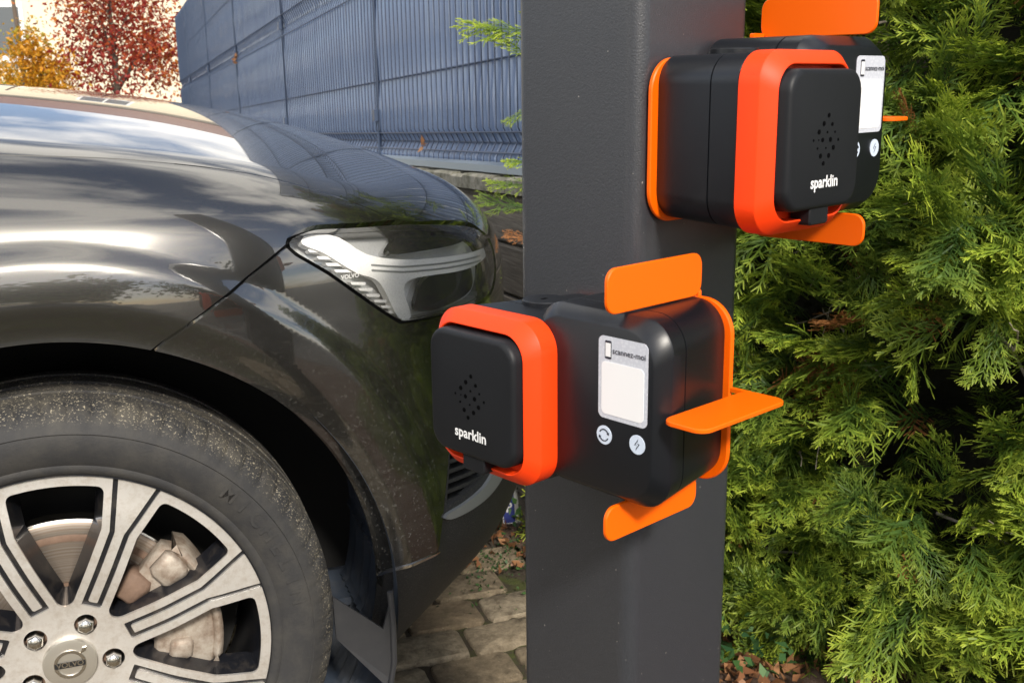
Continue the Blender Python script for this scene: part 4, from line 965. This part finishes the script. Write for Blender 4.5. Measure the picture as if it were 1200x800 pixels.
for k in range(90):
    s0, z0 = r.uniform(.15, HL_ - .3), r.uniform(.15, 1.4); D0 = float(hedge_bulge(np.array([s0]), np.array([z0]))[0]) - r.uniform(-.04, .12)
    if k == 0: s0, z0, D0 = .62, .66, -.05
    p = np.array([HA[0] + hT[0] * s0 + hN[0] * (D0 - .2), HA[1] + hT[1] * s0 + hN[1] * (D0 - .2), z0]); pts = [p]; d = h3 * r.uniform(.1, .9) + t3 * r.normal(0, .6) + z3 * r.normal(0.1, .5); d /= np.linalg.norm(d)
    for j in range(7): d = d + r.normal(0, .22, 3); d /= np.linalg.norm(d); p = p + d * r.uniform(.025, .05); pts.append(p)
    g = MB(); rad_ = r.uniform(.0014, .0038); g.tube([list(x - HO) for x in pts], [rad_ * (1 - .1 * j) for j in range(8)], 5); g.build('twig', M_twig, hedge)
for k in range(5):
    s0 = .25 + k * .38; x, y = HA + hT * s0 - hN * .33; g = MB(); g.tube([(x - HO[0], y - HO[1], -.03), (x - HO[0] + .03, y - HO[1] + .02, .6), (x - HO[0] - .02, y - HO[1], 1.3), (x - HO[0], y - HO[1], 1.85)], [.035, .028, .02, .01], 8); g.build('stem', M_bark, hedge)
# dry litter and a little ivy at the foot
def litter(name, c, spread, n, size, m, zlo, zhi, seed, label=None, cat=None):
    r2 = np.random.default_rng(seed); p = np.column_stack([c[0] + r2.normal(0, spread[0], n), c[1] + r2.normal(0, spread[1], n), r2.uniform(zlo, zhi, n)])
    v, q, h = leaf_quad_cloud(p, size, r2); v[:, 2] = np.maximum(v[:, 2], .002); o = link(name, fast_mesh(name, v, q, {'hue': h}), m, None, False); return o
tag(litter('leaf_litter', (.46, 1.84), (.10, .10), 200, .034, M_dry, .0, .03, 5), 'brown dry leaves scattered on the soil under the hedge', 'leaf litter', kind='stuff')
tag(litter('ivy', (.03, 2.50), (.07, .07), 150, .026, M_ivy, .02, .22, 6), 'small clump of dark ivy at the foot of the plank wall', 'ivy', kind='stuff')
tag(litter('ivy', (.46, 1.82), (.07, .06), 90, .026, M_ivy, .02, .12, 9), 'low dark ivy leaves on the soil under the hedge', 'ivy', kind='stuff')
tag(litter('moss', (-.06, 2.36), (.12, .10), 700, .010, M_ivy, .0, .012, 8), 'tufts of moss between the paving and the plank wall', 'moss', kind='stuff')
tag(litter('leaf_litter', (.03, 2.47), (.10, .10), 160, .028, M_dry, .0, .02, 15), 'brown leaf litter on the soil along the plank wall', 'leaf litter', kind='stuff')
# number board leaning by the wall
nb = empty('number_plate', (-.028, 2.53, .012), math.radians(14))
tag(nb, 'small white plate with a blue band and the letter P by the wall', 'sign')
nb.rotation_euler = (math.radians(-14), 0, math.radians(14))
o_ = rrect(0, .34, 0, .085, .006, 4); g = MB(); g.loft([np.column_stack([o_[:, 0], np.full(len(o_), y), o_[:, 1]]) for y in (.002, -.002)]); g.build('plate', M_pwhite, nb)
o_ = rrect(.002, .032, .002, .083, .005, 4); g = MB(); g.loft([np.column_stack([o_[:, 0], np.full(len(o_), y), o_[:, 1]]) for y in (-.001, -.0028)]); g.build('blue_band', M_blue, nb)
for s, u, w_, m in (('P', .010, .016, M_white), ('S', .042, .034, M_icon)):
    v, f = text_mesh(s, .02); k = w_ / (v[:, 0].max() - v[:, 0].min()); g = MB(); g.add(np.column_stack([u + (v[:, 0] - v[:, 0].min()) * k, np.full(len(v), -.0034), .030 + v[:, 1] * k]), f); g.build('lettering', m, nb, False)
# two dry leaves caught in the fence
for s, z, lab in ((5.28, 1.50, 'dry orange leaf caught in the upper fold of the fence'), (.72, .962, 'dry brown leaf caught in the lower fold of the fence')):
    p = fpos(s, .03, z); r3 = np.random.default_rng(int(s * 10)); cc = np.array(p)[None] + r3.normal(0, .012, (5, 3)) * [1, 1, 1.6]
    v, q, h = leaf_quad_cloud(cc, .05 if s > 3 else .03, r3); tag(link('dry_leaf', fast_mesh('dry_leaf', v, q, {'hue': h}), M_dry, None, False), lab, 'leaf', 'dry leaves caught in the fence')

# ------------------------------------------------------------------ far background: trees and a house beyond the car park
def broad_tree(name, loc, h, rx, rz, zc, n, size, m, seed, label, trunk_r=.05, gaps=16, lean=0.0):
    R = empty(name, loc, 0); tag(R, label, 'tree'); r2 = np.random.default_rng(seed)
    cc = r2.normal(size=(gaps, 3)); cc /= np.linalg.norm(cc, axis=1, keepdims=True); cc *= r2.uniform(.25, 1.0, (gaps, 1)); cc = cc * [rx, rx, rz] + [0, 0, zc]
    k = r2.integers(0, gaps, n); p = cc[k] + r2.normal(0, 1, (n, 3)) * np.array([rx, rx, rz]) * .24
    hue_c = r2.uniform(0, 1, gaps); hu_ = np.clip(hue_c[k] * .75 + r2.uniform(0, .35, n) - .05, .0, .999)
    v, q, hh_ = leaf_quad_cloud(p, size, r2, hu_); link('crown', fast_mesh('crown', v, q, {'hue': hh_}), m, R, False)
    g = MB(); g.tube([(0, 0, -.1), (lean * .3, 0, h * .4), (lean, 0, h * .85)], [trunk_r, trunk_r * .75, trunk_r * .2], 8)
    for j in range(min(gaps, 12)): c_ = cc[j]; zb = max(.3, min(h * .8, c_[2] - rz * .5)); g.tube([(lean * zb / h, 0, zb), (c_[0] * .55, c_[1] * .55, (zb + c_[2]) / 2 + .1), tuple(c_)], [trunk_r * .4, trunk_r * .25, .006], 5)
    g.build('trunk', M_bark, R); return R
broad_tree('maple_tree', (-5.75, 16.0, 0), 3.3, 1.0, 1.15, 2.05, 6500, .075, M_maple, 41, 'red leaved autumn maple in front of the cream house', .055, 22)
broad_tree('yellow_shrub', (-6.55, 15.4, 0), 1.9, .50, .58, 1.45, 2400, .07, M_yellow, 43, 'yellow autumn shrub beside the red maple', .03, 12)
broad_tree('yellow_shrub', (-7.35, 16.4, 0), 2.1, .45, .45, 1.30, 1200, .07, M_yellow, 45, 'yellow autumn shrub below the house window', .03, 9)
g = MB(); g.tube([(-7.05, 15.9, -.05), (-7.04, 15.9, 1.5), (-7.12, 15.9, 3.4)], [.04, .033, .026], 8); tag(g.build('bare_trunk', M_bark), 'thin bare grey tree trunk beside the yellow shrubs', 'tree trunk')
house = empty('cream_house', (-8.0, 24.0, 0), math.radians(8)); tag(house, 'pale cream rendered house beyond the red maple', 'house')
g = MB(); g.box(-9, 9, 0, 7, -.05, 6.2); g.build('wall', M_render, house, False)
def house_window(x, z, w, h):
    g = MB(); g.box(x, x + w, -.05, -.01, z, z + h); f_ = g.build('window', M_frame, house, False)
    g = MB(); g.box(x + .08, x + w / 2 - .03, -.07, -.045, z + .08, z + h - .08); g.build('pane', M_pane, f_, False)
    g = MB(); g.box(x + w / 2 + .03, x + w - .08, -.07, -.045, z + .08, z + h - .08); g.build('pane', M_pane, f_, False)
    g = MB(); g.box(x - .08, x + w + .08, -.14, -.0, z - .07, z - .005); g.build('sill', M_frame, f_, False)
for x in (-7.2, -3.62, 2.4, 5.6): house_window(x, 1.75, 1.25, 1.15)
for x in (-7.2, -4.45, -1.0, 2.4, 5.6): house_window(x, 4.2, 1.25, 1.2)
M_roof = mat('brown_roof_tile', (0.16, 0.075, 0.05), 0.85)
g = MB(); g.loft([np.array([(-9.4, -.5, 6.15), (-9.4, 3.5, 8.6), (-9.4, 7.5, 6.15)]), np.array([(9.4, -.5, 6.15), (9.4, 3.5, 8.6), (9.4, 7.5, 6.15)])]); g.build('roof', M_roof, house, False)
# trees across the car park, mirrored in the car's paint
M_far = foliage('dull_green_leaf', [(0.0, (0.03, 0.05, 0.018)), (1.0, (0.08, 0.11, 0.03))], None, 0.2, False)
for (x, y, h_, rx_, rz_, sd, lab_) in ((-7.5, -9.5, 5.5, 2.0, 2.0, 61, 'broad green tree at the far end of the car park'), (-4.4, -11.0, 3.6, 1.7, 1.4, 62, 'lowest green tree across the car park'), (2.6, -10.0, 4.6, 1.8, 1.7, 63, 'middle sized green tree across the car park'), (7.5, -8.5, 5.6, 2.2, 2.1, 64, 'tallest green tree across the car park')):
    broad_tree('leafy_tree', (x, y, 0), h_, rx_, rz_, h_ * .58, 2600, .34, M_far, sd, lab_, .12, 26)['group'] = 'trees across the car park'
